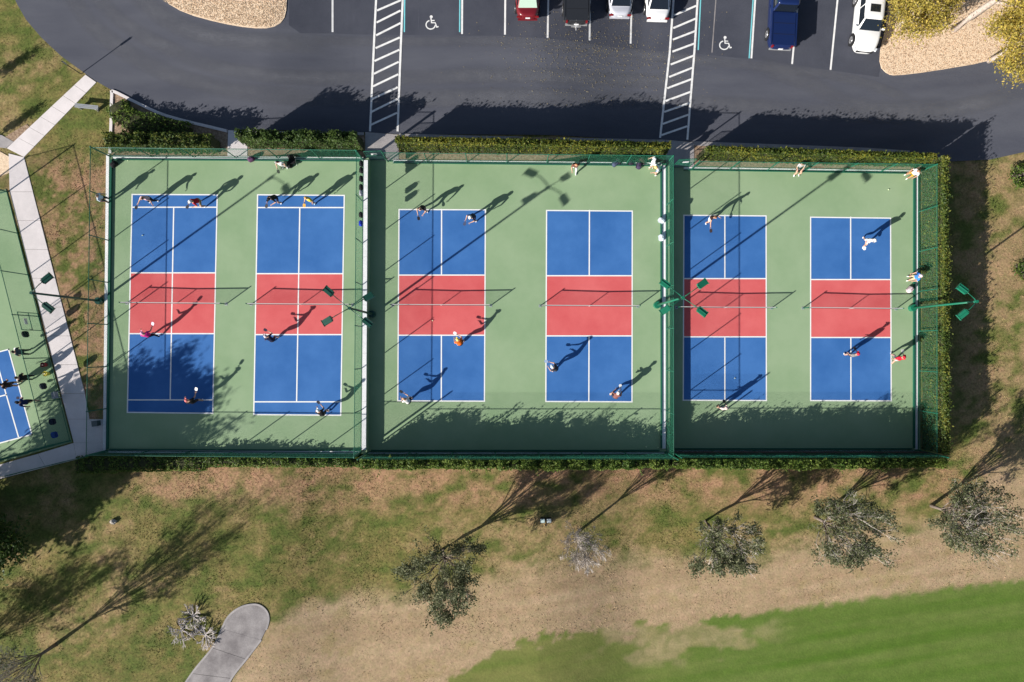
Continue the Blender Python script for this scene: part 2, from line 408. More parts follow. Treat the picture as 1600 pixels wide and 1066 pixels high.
wear([(480, 64), (600, 66), (780, 66), (900, 75), (1010, 88), (1110, 97), (1200, 106), (1330, 125), (1430, 160)], .9, .0745)
wear([(1180, 100), (1260, 130), (1330, 165), (1400, 172), (1480, 165)], 1.6, .0775)
wear([(200, -20), (260, 30), (330, 58), (400, 66), (520, 70)], 1.6, .0805)

sheet('mulch_island', smooth_poly([(190, -200), (240, -40), (256, 2), (290, 22), (345, 37), (392, 45), (425, 45), (444, 34), (449, 12), (450, -60), (450, -200)], 1), .10, M_MULCH, 1.0, .09)
RISL = smooth_poly([(1392, -200), (1389, -60), (1385, 40), (1375, 72), (1373, 104), (1386, 117), (1400, 119), (1450, 113), (1545, 97), (1620, 72), (1760, 20), (1760, -200)], 1)
sheet('mulch_island', RISL, .10, M_MULCH, 1.0, .09)
B1 = [(178, 146), (212, 163), (262, 185), (345, 205), (356, 208), (356, 244), (175, 242)]
B2 = [(387, 208), (570, 211), (570, 246), (387, 244)]
B3 = [(623, 214), (1040, 223), (1040, 258), (623, 254)]
B4 = [(1084, 226), (1420, 241), (1476, 256), (1476, 272), (1084, 266)]
for b in (B1, B2, B3, B4): sheet('planting_bed', b, .05, M_MULCH2, 1.0, .03)
for b in ([(357, 204), (387, 206), (387, 244), (356, 244)], [(571, 207), (623, 211), (623, 252), (571, 250)], [(1040, 219), (1084, 223), (1084, 264), (1040, 261)]):
    sheet('entrance_pavement', b, .075, M_CONC2 if b[0][0] > 500 else M_CONC, 1.0, .08)
# concrete walk: separate slabs between joints, as poured
PATHQ = []
def walk(leftpts, rightpts, m=M_CONC, gap=.012, par=None):
    for i in range(len(leftpts) - 1):
        a, b, c, d = leftpts[i], leftpts[i + 1], rightpts[i + 1], rightpts[i]
        PATHQ.append([a, b, c, d])
        q = [G(*v) for v in (a, b, c, d)]; cen = sum(q, Vector()) / 4
        q = [v + (cen - v).normalized() * gap for v in q]
        mb = MB(); mb.add([(v.x, v.y, float(T(v.x)) + .04) for v in q] + [(v.x, v.y, float(T(v.x)) - .05) for v in q], [(3, 2, 1, 0), (0, 1, 5, 4), (1, 2, 6, 5), (2, 3, 7, 6), (3, 0, 4, 7)] if False else [(0, 1, 2, 3), (0, 4, 5, 1), (1, 5, 6, 2), (2, 6, 7, 3), (3, 7, 4, 0)])
        o = mb.build('paving_slab', m, par or footpath)
        bm = bmesh.new(); bm.from_mesh(o.data); bmesh.ops.recalc_face_normals(bm, faces=bm.faces); bm.to_mesh(o.data); bm.free()
footpath = tag(empty('footpath'), kind='structure')
lerp2 = lambda a, b, t: (a[0] + (b[0] - a[0]) * t, a[1] + (b[1] - a[1]) * t)
la, lb, ra, rb = (134, 117), (11, 232), (151, 129), (38, 246)
walk([lerp2(la, lb, k / 7) for k in range(8)], [lerp2(ra, rb, k / 7) for k in range(8)])
ja, jb, ka, kb = (11, 232), (137, 780), (38, 246), (166, 712)
fl = lambda y: (12 + (y - 298) * .2553 + 3.0); fr = lambda y: (38 + (y - 246) * .2575 if y < 645 else 165)
ys = [246, 300, 345, 390, 435, 480, 525, 570, 615, 655]
walk([(14, 240)] + [(fl(y), y) for y in ys[1:]], [(38, 246)] + [(fr(y) if y < 640 else 140, y) for y in ys[1:]])
walk([(fl(655), 655), (fl(692), 692)], [(163, 655), (164, 692)])
walk([(164, 692), (fl(692), 692), (60, 709), (0, 726), (-60, 743)], [(164, 707), (120, 718), (72, 730), (2, 748), (-58, 764)], M_CONC)
CART = smooth_poly([(268, 1100), (300, 1052), (332, 1012), (347, 982), (362, 958), (384, 946), (405, 946), (419, 958), (419, 975), (408, 1000), (385, 1030), (362, 1060), (340, 1100)], 2)
cart = tag(empty('cart_path'), kind='structure')
CL = [(262, 1110), (300, 1052), (332, 1012), (347, 982)]; CR = [(336, 1110), (362, 1060), (385, 1030), (408, 1000)]
walk(CL, CR, M_STAIN, .02, cart)
sheet('paving_slab', smooth_poly([(347, 982), (355, 966), (367, 954), (384, 946), (403, 945), (416, 954), (420, 968), (416, 984), (408, 1000)], 0), .04, M_STAIN, .8, .08, cart)
for e_ in ([CL[0], CL[1], CL[2], CL[3], (355, 966), (367, 954), (384, 946), (403, 945), (416, 954), (420, 968), (416, 984)], CR): ribbon(spline(e_, 5), .13, .046, M_CONC2, 'path_edging', cart, None, .5)
sheet('mulch_bed', [(8, 214), (42, 194), (52, 205), (22, 226)], .03, M_MULCH2, .6, .05)
sheet('mulch_bed', [(-20, 226), (2, 238), (16, 246), (20, 268), (0, 276), (-20, 276)], .03, M_MULCH, .6, .05)
sheet('concrete_pad', [(-20, 205), (4, 212), (22, 222), (10, 232), (-20, 228)], .045, M_CONC2, .6, .08)

# ------------------------------------------------------------------ court slabs with painted courts
def slab(name, quad, z, m):
    q = [P(a, b, z) for a, b in quad]; mb = MB()
    n = len(q); mb.add(q + [Vector((v.x, v.y, z - 1.25)) for v in q], [tuple(range(n - 1, -1, -1))] + [(i, (i + 1) % n, n + (i + 1) % n, n + i) for i in range(n)])
    o = mb.build(name, m)
    bm = bmesh.new(); bm.from_mesh(o.data); bmesh.ops.recalc_face_normals(bm, faces=bm.faces)
    bm.to_mesh(o.data); bm.free()
    if o.data.polygons[0].normal.z < 0: o.data.flip_normals()
    return tag(o, kind='structure')
SL = slab('court_slab', [(171, 243), (576, 247), (573, 709), (164, 708)], ZL, M_GREEN)
SM = slab('court_slab', [(573, 250), (1046, 256), (1047, 710), (570, 710)], ZM, M_GREEN)
SR = slab('court_slab', [(1038, 258), (1437, 268), (1438, 708), (1040, 708)], ZR, M_GREEN)
SX = slab('court_slab', [(9, 296), (112, 691), (-130, 760), (-233, 365)], 0.0, M_GREEN)

def quad_at(name, pts, z, dz, m, parent):
    q = [P(a, b, z) for a, b in pts]; mb = MB(); mb.add([(v.x, v.y, z + dz) for v in q], [(0, 3, 2, 1)])
    o = mb.build(name, m, parent)
    if o.data.polygons[0].normal.z < 0: o.data.flip_normals()
    return o
def line_at(a, b, z, w, parent, m=None, name='line', dz=.008):
    a = P(*a, z); b = P(*b, z); d = (b - a).normalized(); n = Vector((-d.y, d.x, 0)) * w / 2; a = a - d * w / 2; b = b + d * w / 2
    mb = MB(); mb.add([(v.x, v.y, z + dz) for v in (a - n, b - n, b + n, a + n)], [(0, 1, 2, 3)]); return mb.build(name, m or M_LINE, parent)
LW = .085
def court(par, z, TL, TR, BR, BL, k1, k2, c0, c1, ex=None, full=False):
    L = lambda y: lerp2(TL, BL, (y - TL[1]) / (BL[1] - TL[1])); R = lambda y: lerp2(TR, BR, (y - TR[1]) / (BR[1] - TR[1]))
    quad_at('blue_service_box', [TL, TR, R(k1), L(k1)], z, .004, M_BLUE, par)
    quad_at('red_kitchen', [L(k1), R(k1), R(k2), L(k2)], z, .004, M_RED, par)
    quad_at('blue_service_box', [L(k2), R(k2), BR, BL], z, .004, M_BLUE, par)
    for a, b in ((TL, TR), (BL, BR)): line_at(a, b, z, LW, par)
    for a, b in ((TL, BL), (TR, BR)): line_at(a, b, z, LW, par, dz=.0085)
    line_at(L(k1), R(k1), z, LW, par); line_at(L(k2), R(k2), z, LW, par)
    y0, y1 = (ex if ex else (TL[1], BL[1]))
    if ex:
        line_at(L(y0), R(y0), z, LW, par); line_at(L(y1), R(y1), z, LW, par)
    cx = lambda y: c0 + (c1 - c0) * (y - y0) / (y1 - y0)
    if full: line_at((c0, y0), (c1, y1), z, LW, par, dz=.009)
    else:
        line_at((c0, y0), (cx(k1), k1), z, LW, par, dz=.009); line_at((cx(k2), k2), (c1, y1), z, LW, par, dz=.009)
court(SL, ZL, (206.5, 304), (339.5, 304.5), (332.5, 646), (199, 644.5), 426.5, 521.5, 271.5, 266, (324, 625), True)
court(SL, ZL, (402.5, 304.5), (538, 305.5), (532.5, 649), (396.5, 648), 427.8, 523, 468.5, 463.5, (324.5, 628), True)
court(SM, ZM, (623.5, 327.5), (758.5, 328), (757, 627), (621.5, 626.5), 430, 524, 690, 689.5)
court(SM, ZM, (854, 329), (988, 330), (987.5, 628), (852.8, 627.5), 431, 525, 921, 920)
court(SR, ZR, (1068.5, 336.5), (1197, 337.5), (1197.5, 626), (1067.5, 625.5), 435.5, 526.5, 1132.5, 1132.5)
court(SR, ZR, (1266.5, 339.5), (1391.5, 341), (1392.5, 626.5), (1266.5, 626), 437, 527.5, 1329, 1329.5)
# corner of the angled court on the left
quad_at('blue_service_box', [(13.5, 546), (50, 679), (-110, 722), (-147, 589)], ZL, .004, M_BLUE, SX)
for a, b in (((13.5, 546), (50, 679)), ((50, 679), (-110, 722)), ((13.5, 546), (-147, 589)), ((-9, 552), (29, 683)), ((-130, 652), (10, 617))): line_at(a, b, ZL, LW, SX)

# curbs and kick boards round the courts
def bar(name, a, b, z, w, h, m, parent=None, joints=0.0):
    a = P(*a, z); b = P(*b, z); L = (b - a).length; rz = math.atan2(b.y - a.y, b.x - a.x)
    n = max(1, int(L / joints)) if joints else 1
    for k in range(n):
        c = a.lerp(b, (k + .5) / n); mb = MB(); mb.box((0, 0, h / 2), (L / n - (.01 if n > 1 else 0), w, h), 0)
        o = mb.build(name, m, parent); o.location = (c.x, c.y, z); o.rotation_euler = (0, 0, rz)
        if not parent: tag(o, kind='structure')
for par, z, a, b, w, h in ((SL, ZL, (177, 246), (568, 248.5), .21, .05), (SL, ZL, (168.8, 241), (163.6, 706), .21, .05), (SL, ZL, (571.5, 250.5), (568.5, 703), .31, .05), (SL, ZL, (170, 705.5), (562, 707), .18, .05),
                           (SM, ZM, (614, 252), (1034, 256.5), .17, .05), (SM, ZM, (1037, 259), (1037, 701), .26, .05), (SM, ZM, (576, 707.5), (1038, 707.5), .16, .05),
                           (SR, ZR, (1068, 263), (1430, 268.5), .17, .05), (SR, ZR, (1431.5, 268), (1431, 702), .19, .05), (SR, ZR, (1052, 705), (1429, 705), .16, .05)):
    bar('curb', a, b, z, w, h, M_CURB, par, 3.0)
for par, z, a, b, w in ((SL, ZL, (174.5, 250), (168.5, 701), .14), (SL, ZL, (180, 249.8), (563, 252), .06), (SM, ZM, (1032.5, 260), (1033, 700), .10), (SM, ZM, (614, 255), (1030, 259.5), .05),
                        (SR, ZR, (1427.8, 272), (1427.2, 700), .12), (SR, ZR, (1068, 266), (1426, 271.5), .05), (SL, ZL, (172, 702), (560, 703.6), .07), (SM, ZM, (580, 703.5), (1030, 703.5), .07), (SR, ZR, (1054, 701), (1424, 701), .07)):
    bar('kick_board', a, b, z, w, .13, M_KICK, par)
# street kerb beside the planting beds
def kerb(pts, w=.2, h=.13, m=M_CONC2, label='kerb'):
    c = [G(*p) for p in pts]; L, R = [], []
    for i, p in enumerate(c):
        d = c[min(i + 1, len(c) - 1)] - c[max(i - 1, 0)]; d.z = 0; d.normalize(); nrm = Vector((-d.y, d.x, 0)) * w / 2
        L.append(p + nrm); R.append(p - nrm)
    vs = []
    for l, r in zip(L, R):
        zt = float(T(l.x)) + h; vs += [(l.x, l.y, zt - .3), (l.x, l.y, zt), (r.x, r.y, zt), (r.x, r.y, zt - .3)]
    fs = []
    for i in range(len(c) - 1):
        for k in range(3): fs.append((i * 4 + k, (i + 1) * 4 + k, (i + 1) * 4 + k + 1, i * 4 + k + 1))
    fs += [(0, 1, 2, 3), tuple(len(vs) - 4 + k for k in (3, 2, 1, 0))]
    mb = MB(); mb.add(vs, fs); o = mb.build(label, m)
    bm = bmesh.new(); bm.from_mesh(o.data); bmesh.ops.recalc_face_normals(bm, faces=bm.faces); bm.to_mesh(o.data); bm.free()
    return tag(o, kind='structure')
kerb(spline([(173, 240), (175, 190), (176, 150), (179, 144), (212, 160), (262, 182), (345, 203), (356, 205.5)], 4), .2, .13, M_CONC)
kerb([(387, 207.5), (480, 209), (569, 210)]); kerb([(624, 212), (760, 215.5), (900, 218.5), (1039, 221.5)]); kerb([(1084, 225), (1250, 231), (1350, 235), (1420, 239.5)], .30)

# painted road markings
lot = bpy.data.objects['parking_lot']
def rline(a, b, w, m, name='marking', dz=.070, parent=lot, over=True): return ribbon([a, b], w, dz, m, name, parent, None, .4)
for a, b in (((520, -120), (520, 51)), ((790.5, -120), (789, 55)), ((859, -120), (855.5, 60)), ((923, -120), (921, 64)), ((990, -120), (985, 69)), ((1252, -60), (1237, 101)), ((1320, -120), (1297, 110)), ((723, -120), (722, 54)), ((1186, -100), (1173.5, 92))):
    rline(a, b, .13, M_RLINE)
for a, b in (((634, -120), (632, 51)), ((719.5, -120), (718.3, 51)), ((1099, -100), (1090.5, 79)), ((1183, -100), (1170, 92))): rline(a, b, .09, M_TEAL, dz=.074)
rline((1124, -80), (1112, 83), .08, M_STAIN); rline((655.5, 0), (654, 46), .06, M_ASPH)
def hatch(Lp, Rp, diag):
    ribbon(Lp, .15, .0835, M_RLINE, 'crossing_edge_line', road, None, .4); ribbon(Rp, .15, .0835, M_RLINE, 'crossing_edge_line', road, None, .4)
    for a, b in diag: ribbon([a, b], .14, .087, M_RLINE, 'crossing_bar', road, None, .4)
hatch([(590, -120), (588, 0), (586, 40), (578.5, 206)], [(634.5, -120), (629.5, 0), (627, 60), (621.5, 206)],
      [((590 - .2 * k, 17.5 - 19.5 * k), (628 - .2 * k, 1.5 - 19.5 * k)) for k in (1, 2, 3)] + [((400 + a / 4, b / 4), (400 + c / 4, d / 4)) for a, b, c, d in ((758, 70, 908, 5), (755, 145, 905, 70), (752, 225, 905, 148), (748, 305, 900, 238), (742, 385, 897, 315), (738, 465, 893, 390), (733, 543, 890, 468), (727, 622, 887, 548), (722, 703, 885, 622), (716, 785, 883, 708))])
hatch([(1058, -80), (1052, 0), (1046, 83), (1031, 216)], [(1097, -80), (1089.5, 0), (1085, 75), (1073.5, 219)],
      [((800 + a / 4, b / 4), (800 + c / 4, d / 4)) for a, b, c, d in ((1010, 100, 1150, 40), (1006, 180, 1147, 120), (1003, 252, 1143, 198), (1000, 327, 1140, 275), (990, 407, 1137, 350), (980, 485, 1130, 425), (968, 555, 1120, 498), (958, 635, 1112, 578), (950, 703, 1105, 648), (940, 778, 1100, 720), (932, 848, 1093, 792))])
def access_symbol(cx, cy, rot):
    mb = MB(); zz = .078; c = G(cx, cy)
    def stroke(pts, w):
        for i in range(len(pts) - 1):
            a = Vector((*pts[i], 0)); b = Vector((*pts[i + 1], 0)); d = (b - a).normalized(); n = Vector((-d.y, d.x, 0)) * w / 2; a = a - d * w * .3; b = b + d * w * .3
            mb.add([a - n, b - n, b + n, a + n], [(0, 1, 2, 3)])
    s = .082
    mb.add([(-.0 + .11 * math.cos(t), .40 + .11 * math.sin(t), .001) for t in [k * math.pi / 6 for k in range(12)]], [tuple(range(12))])
    stroke([(-.02, .28), (.02, -.02), (.28, -.02), (.40, -.34), (.50, -.30)], s); stroke([(0, .14), (.22, .14)], s * .9)
    arc = [(-.02 + .33 * math.cos(t) - .02, -.17 + .31 * math.sin(t)) for t in np.linspace(math.radians(110), math.radians(350), 16)]
    for i in range(len(arc) - 1): stroke(arc[i:i + 2], s)
    o = mb.build('accessible_parking_symbol', M_RLINE, lot); o.location = (c.x, c.y, c.z + zz); o.rotation_euler = (0, 0, rot)
    zs = np.array([v.co.z for v in o.data.vertices])
    for i, f in enumerate(o.data.polygons):
        for vi in f.vertices: o.data.vertices[vi].co.z = i * .0004
    if o.data.polygons[0].normal.z < 0: o.data.flip_normals()
access_symbol(674, 36, 0.0); access_symbol(1132, 68, -.05)

# ------------------------------------------------------------------ chain-link fences
def wire_mesh(h, spacing=.0718, r=.0015, W_=3.0):
    key = 'chain_link_%d' % int(h * 100)
    if key in bpy.data.meshes: return bpy.data.meshes[key]
    vs = []; fs = []
    for s in (1, -1):
        c = -h if s > 0 else 0.0; end = W_ if s > 0 else W_ + h
        while c < end:
            # x = c + s*z
            z0, z1 = 0.03, h
            if s > 0:
                z0 = max(z0, -c); z1 = min(z1, W_ - c)
            else:
                z0 = max(z0, c - W_); z1 = min(z1, c)
            if z1 - z0 > .05:
                nseg = max(1, int((z1 - z0) / .6)); b = len(vs); y = .003 * s
                for k in range(nseg + 1):
                    z = z0 + (z1 - z0) * k / nseg; x = c + s * z; q = r * .7071
                    vs += [(x + q * -s, y, z + q), (x, y + r, z), (x + q * s, y, z - q), (x, y - r, z)]
                for k in range(nseg):
                    for j in range(4): fs.append((b + k * 4 + j, b + k * 4 + (j + 1) % 4, b + k * 4 + 4 + (j + 1) % 4, b + k * 4 + 4 + j))
            c += spacing
    me = bpy.data.meshes.new(key); me.from_pydata(vs, [], fs); me.update(); return me
POSTM = {}
def post_mesh(h, m, r=.035):
    k = (h, m.name, r)
    if k not in POSTM:
        mb = MB(); mb.tube([(0, 0, -.1), (0, 0, h)], r, 8); mb.ell((0, 0, h), (r * 1.15, r * 1.15, r * .9), 8, 4)
        o = mb.build('post', m); POSTM[k] = o.data; bpy.data.objects.remove(o)
    return POSTM[k]
def fence(label, a, b, z, h=2.2, mw=M_WIRE, mp=M_FENCE, group='green chain-link fences round the courts', mid=True, ext=0.0, screen=None, post_r=.035, gate=None):
    A = P(*a, z); B = P(*b, z); L = (B - A).length; rz = math.atan2(B.y - A.y, B.x - A.x); n = max(1, round(L / 2.85)); w = L / n
    t = empty('chain_link_fence', A, rz); tag(t, label, 'fence', group)
    key = wire_mesh(h)
    for k in range(n):
        me = key
        if not me.materials: me.materials.append(mw)
        o = link('mesh_panel', me, t); o.location = (k * w, 0, 0); o.scale = (w / 3.0, 1, 1)
        if me.materials[0] != mw:
            o.material_slots[0].link = 'OBJECT'; o.material_slots[0].material = mw
        if ext:
            e = wire_mesh(ext, .0718, .0013)
            if not e.materials: e.materials.append(mw)
            o = link('upper_mesh_panel', e, t); o.location = (k * w, 0, h); o.scale = (w / 3.0, 1, 1)
        if screen:
            mb = MB(); mb.box((k * w + w / 2, .02, (screen[0] + screen[1]) / 2), (w - .04, .012, screen[1] - screen[0])); mb.build('windscreen', M_SCREEN, t)
    for k in range(n + 1):
        hp = h + .05 + (ext if ext and k in (0, n) else 0)
        o = link('post', post_mesh(round(hp, 2), mp, .05 if k in (0, n) else post_r), t); o.location = (k * w, 0, 0)
    for zz, nm in ((h, 'top_rail'), (.06, 'bottom_rail')):
        mb = MB(); mb.tube([(0, 0, zz), (L, 0, zz)], .024, 6); mb.build(nm, mp, t)
    return t
fence('green chain-link fence between the left courts and the grass strip', (173, 245), (166.5, 704), ZL, 2.35, M_DWIRE)
fence('green chain-link fence at the top of the left courts, beside the hedge', (173, 245), (566, 249), ZL)
fence('green chain-link fence dividing the left courts from the middle courts', (567.5, 250), (564, 706), ZL)
fence('green chain-link fence along the bottom of the left courts', (166.5, 704), (564, 707.5), ZL, 2.2, M_DWIRE)
fence('green chain-link fence at the top of the middle courts', (606, 252.5), (1040.5, 257), ZM)
fence('green chain-link fence dividing the middle courts from the right courts', (1040.5, 257), (1041, 707), ZM)
fence('tall green chain-link fence along the bottom of the middle courts', (575, 706), (1040.5, 706), ZM, 2.45, M_DWIRE, ext=.95)
fence('green chain-link fence at the top of the right courts', (1080, 265), (1434.5, 269.5), ZR)
fence('green chain-link fence at the right end of the right courts', (1434.5, 269.5), (1434.5, 703.5), ZR)
fence('tall chain-link fence with dark brown screen along the bottom of the right courts', (1046, 703.5), (1434.5, 703.5), ZR, 2.45, M_DWIRE, ext=.95, screen=(.7, 1.5))
fence('green chain-link fence on the path side of the small angled court', (11.5, 300), (110, 689), 0.0, 2.6, M_DWIRE)
fence('green chain-link fence along the bottom of the small angled court', (110, 689), (-25, 727), 0.0, 2.6, M_DWIRE)
fence('green chain-link fence at the top of the small angled court', (-60, 318), (11.5, 300), 0.0, 2.6, M_DWIRE)
fence('low green chain-link fence along the lower side of the walkway', (164, 706), (-30, 753), 0.0, 1.2, M_DWIRE)
def gate(label, a, rot, z, w=1.25, h=2.1, sign=True):
    A = P(*a, z); t = empty('fence_gate', A, rot); tag(t, label, 'gate', 'fence gates')
    me = wire_mesh(2.2); o = link('mesh_panel', me, t); o.scale = (w / 3.0, 1, h / 2.2)
    mb = MB()
    for p, q in (((0, 0, 0.05), (0, 0, h)), ((w, 0, .05), (w, 0, h)), ((0, 0, h), (w, 0, h)), ((0, 0, .05), (w, 0, .05)), ((0, 0, 1.05), (w, 0, 1.05))): mb.tube([p, q], .026, 6)
    mb.build('gate_frame', M_FENCE, t)
    if sign:
        mb = MB(); mb.box((w * .5, -.03, 1.45), (.42, .012, .30)); mb.build('sign_board', M_WHITEP, t)
    mb = MB(); mb.tube([(w - .06, -.05, 1.0), (w - .06, -.05, 1.2)], .018, 6); mb.tube([(w - .06, 0, 1.0), (w - .06, -.05, 1.0)], .012, 5); mb.build('latch', M_STEEL, t)
gate('green mesh gate with white sign at the top left corner of the middle courts', (577, 250), math.radians(2), ZM)
gate('green mesh gate with white sign at the top left corner of the right courts', (1050, 262), math.radians(3), ZR)
gate('green mesh gate of the small angled court, with white notices', (60, 490), math.radians(-75.5), 0.0, 1.25)

# ------------------------------------------------------------------ nets
def net(label, a, b, z):
    A = P(*a, z + .9); B = P(*b, z + .9); A.z = B.z = z; L = (B - A).length
    t = empty('pickleball_net', A, math.atan2(B.y - A.y, B.x - A.x)); tag(t, label, 'net', 'pickleball nets')
    h = lambda x: .93 - .06 * (1 - abs(2 * x / L - 1))
    for x in (0, L):
        mb = MB(); mb.tube([(x, 0, 0), (x, 0, 1.0)], .038, 8); mb.ell((x, 0, 1.0), (.04, .04, .03), 8, 4); o = mb.build('post', M_FENCE, t)
        mb = MB(); mb.box((x, 0, .006), (.2, .2, .012)); mb.build('base_plate', M_STEEL, o)
    vs = []; fs = []
    def strand(p, q, r=.0016):
        b_ = len(vs); d = (Vector(q) - Vector(p)).normalized(); u = d.cross(Vector((0, 1, 0))).normalized()
        for c in (p, q):
            for k in range(3):
                tt = 2 * math.pi * k / 3; v = Vector(c) + u * (r * math.cos(tt)) + Vector((0, 1, 0)) * (r * math.sin(tt)); vs.append(tuple(v))
        for k in range(3): fs.append((b_ + k, b_ + (k + 1) % 3, b_ + 3 + (k + 1) % 3, b_ + 3 + k))
    x = .04
    while x < L: strand((x, 0, .06), (x, 0, h(x))); x += .045
    for k in range(19):
        zz = .06 + k * .044
        strand((.03, 0, zz), (L / 2, 0, zz * h(L / 2) / h(0))); strand((L / 2, 0, zz * h(L / 2) / h(0)), (L - .03, 0, zz))
    me = bpy.data.meshes.new('net_mesh'); me.from_pydata(vs, [], fs); me.materials.append(M_CORD); link('net_mesh', me, t)
    mb = MB(); prev = None
    for k in range(12):
        x0, x1 = L * k / 12, L * (k + 1) / 12; mb.add([(x0, -.022, h(x0)), (x1, -.022, h(x1)), (x1, .022, h(x1)), (x0, .022, h(x0)), (x0, -.012, h(x0) - .055), (x1, -.012, h(x1) - .055), (x1, .012, h(x1) - .055), (x0, .012, h(x0) - .055)], [(0, 1, 2, 3), (0, 4, 5, 1), (3, 2, 6, 7)])
    mb.build('tape', M_TAPE, t)
    mb = MB(); mb.box((L / 2, 0, h(L / 2) / 2), (.05, .03, h(L / 2))); mb.build('center_strap', M_TAPE, t)
net('black net with white tape on the far left court', (187, 472.5), (345, 474), ZL)
net('black net with white tape on the second court from the left', (385, 474.5), (546, 475.5), ZL)
net('black net with white tape on the third court, left of the middle pair', (610, 475.8), (766, 476.5), ZM)
net('black net with white tape on the right court of the middle pair', (845, 477), (1000, 478), ZM)
net('black net with white tape on the left court of the right pair', (1062, 479.5), (1213, 480.5), ZR)
net('black net with white tape on the far right court', (1263, 480.5), (1411, 482), ZR)

# ------------------------------------------------------------------ court lights
def light_pole(label, base, z, h, heads, m=M_POLE):
    """heads: (angle deg, reach m)"""
    t = empty('court_light_pole', P(*base, z)); tag(t, label, 'light pole', 'court floodlight poles')
    mb = MB(); mb.tube([(0, 0, 0), (0, 0, h)], [.085, .06], 10); mb.build('pole', m, t, True)
    mb = MB(); mb.tube([(0, 0, -.05), (0, 0, .35)], [.26, .25], 12); mb.build('footing', m, t)
    mb = MB(); mb.tube([(0, 0, h - .12), (0, 0, h + .1)], .1, 8); mb.build('hub', m, t)
    for ang, reach in heads:
        a = math.radians(ang); R = Matrix.Rotation(a, 3, 'Z')
        mb = MB(); pts = [R @ Vector(p) for p in ((0, 0, h), (.25, 0, h + .10), (.6 * reach, 0, h + .15), (reach - .28, 0, h + .10))]; mb.tube(pts, .03, 6); mb.build('arm', m, t, True)
        tilt = R @ Matrix.Rotation(math.radians(9), 3, 'Y'); c = R @ Vector((reach, 0, h + .06))
        mb = MB(); mb.box(c, (.62, .40, .13), M=tilt, top=.9); hd = mb.build('lamp_head', m, t)
        mb = MB(); mb.box(c + tilt @ Vector((0, 0, .085)), (.62, .035, .05), M=tilt); mb.build('rib', m, hd)
        mb = MB(); mb.box(c + tilt @ Vector((.325, 0, -.01)), (.02, .44, .19), M=tilt); mb.build('end_flange', m, hd)
        mb = MB(); mb.box(c + tilt @ Vector((-.325, 0, 0)), (.03, .26, .16), M=tilt); mb.build('ballast_box', m, hd)
        mb = MB(); mb.box(c + tilt @ Vector((0, 0, -.072)), (.54, .34, .012), M=tilt); mb.build('lens', M_LENS, hd)
light_pole('dark green two-headed light pole on the grass strip beside the walkway', (157, 470.5), float(T(-28)), 7.0, ((43, 1.28), (-41, 1.34)), M_POLED)
light_pole('dark green four-headed light pole between the left and middle courts', (582, 491), ZM, 7.2, ((141, 1.62), (210, 1.55), (31, 1.38), (-38, 1.42)), M_POLED)
light_pole('bright green four-headed light pole between the middle and right courts', (1026, 477), ZM, 7.2, ((142, 1.36), (35, 1.45), (-36, 1.45), (215, 1.32)))
light_pole('bright green two-headed light pole at the right end fence', (1424, 481.5), ZR, 6.9, ((139, 1.20), (222, 1.20)))

# ------------------------------------------------------------------ foliage
def leaf_mesh(name, cen, nrm, size, col, asp=1.7):
    n = len(cen); nrm = nrm / (np.linalg.norm(nrm, axis=1, keepdims=True) + 1e-9)
    r = rng.normal(size=(n, 3)); u = np.cross(nrm, r); u /= (np.linalg.norm(u, axis=1, keepdims=True) + 1e-9); v = np.cross(nrm, u)
    s = size[:, None]
    pts = np.stack([cen + u * s * asp / 2, cen + v * s / 2 + nrm * s * .12, cen - u * s * asp / 2, cen - v * s / 2 + nrm * s * .12], 1).reshape(-1, 3)
    f = np.arange(n * 4).reshape(n, 4)
    return np_mesh(name, pts, f, 4, np.repeat(col, 4, 0), M_LEAF)
PAL = {
    'dark': [(.030, .062, .014), (.052, .095, .020), (.090, .135, .030)],
    'yellow': [(.034, .064, .012), (.090, .125, .020), (.25, .23, .030)],
    'fresh': [(.045, .090, .016), (.10, .165, .028), (.20, .25, .05)],
    'mix': [(.032, .064, .014), (.075, .115, .022), (.20, .20, .035)],
    'olive': [(.068, .085, .038), (.135, .150, .074), (.250, .250, .145)],
    'gold': [(.26, .23, .050), (.48, .39, .080), (.66, .48, .11)],
}
def pal(name, n, patch=None):
    p = np.array(PAL[name]); t = np.clip(rng.normal(.45, .28, n) if patch is None else patch + rng.normal(0, .22, n), 0, 1)[:, None] * 2
    return np.where(t < 1, p[0] + (p[1] - p[0]) * t, p[1] + (p[2] - p[1]) * (t - 1)) * rng.uniform(.75, 1.2, (n, 1))
M_CORE = mat('shaded_core_fill', (.030, .030, .014), .95, (.050, .058, .020), 6)  # interior shade put into the colour of the added hedge core
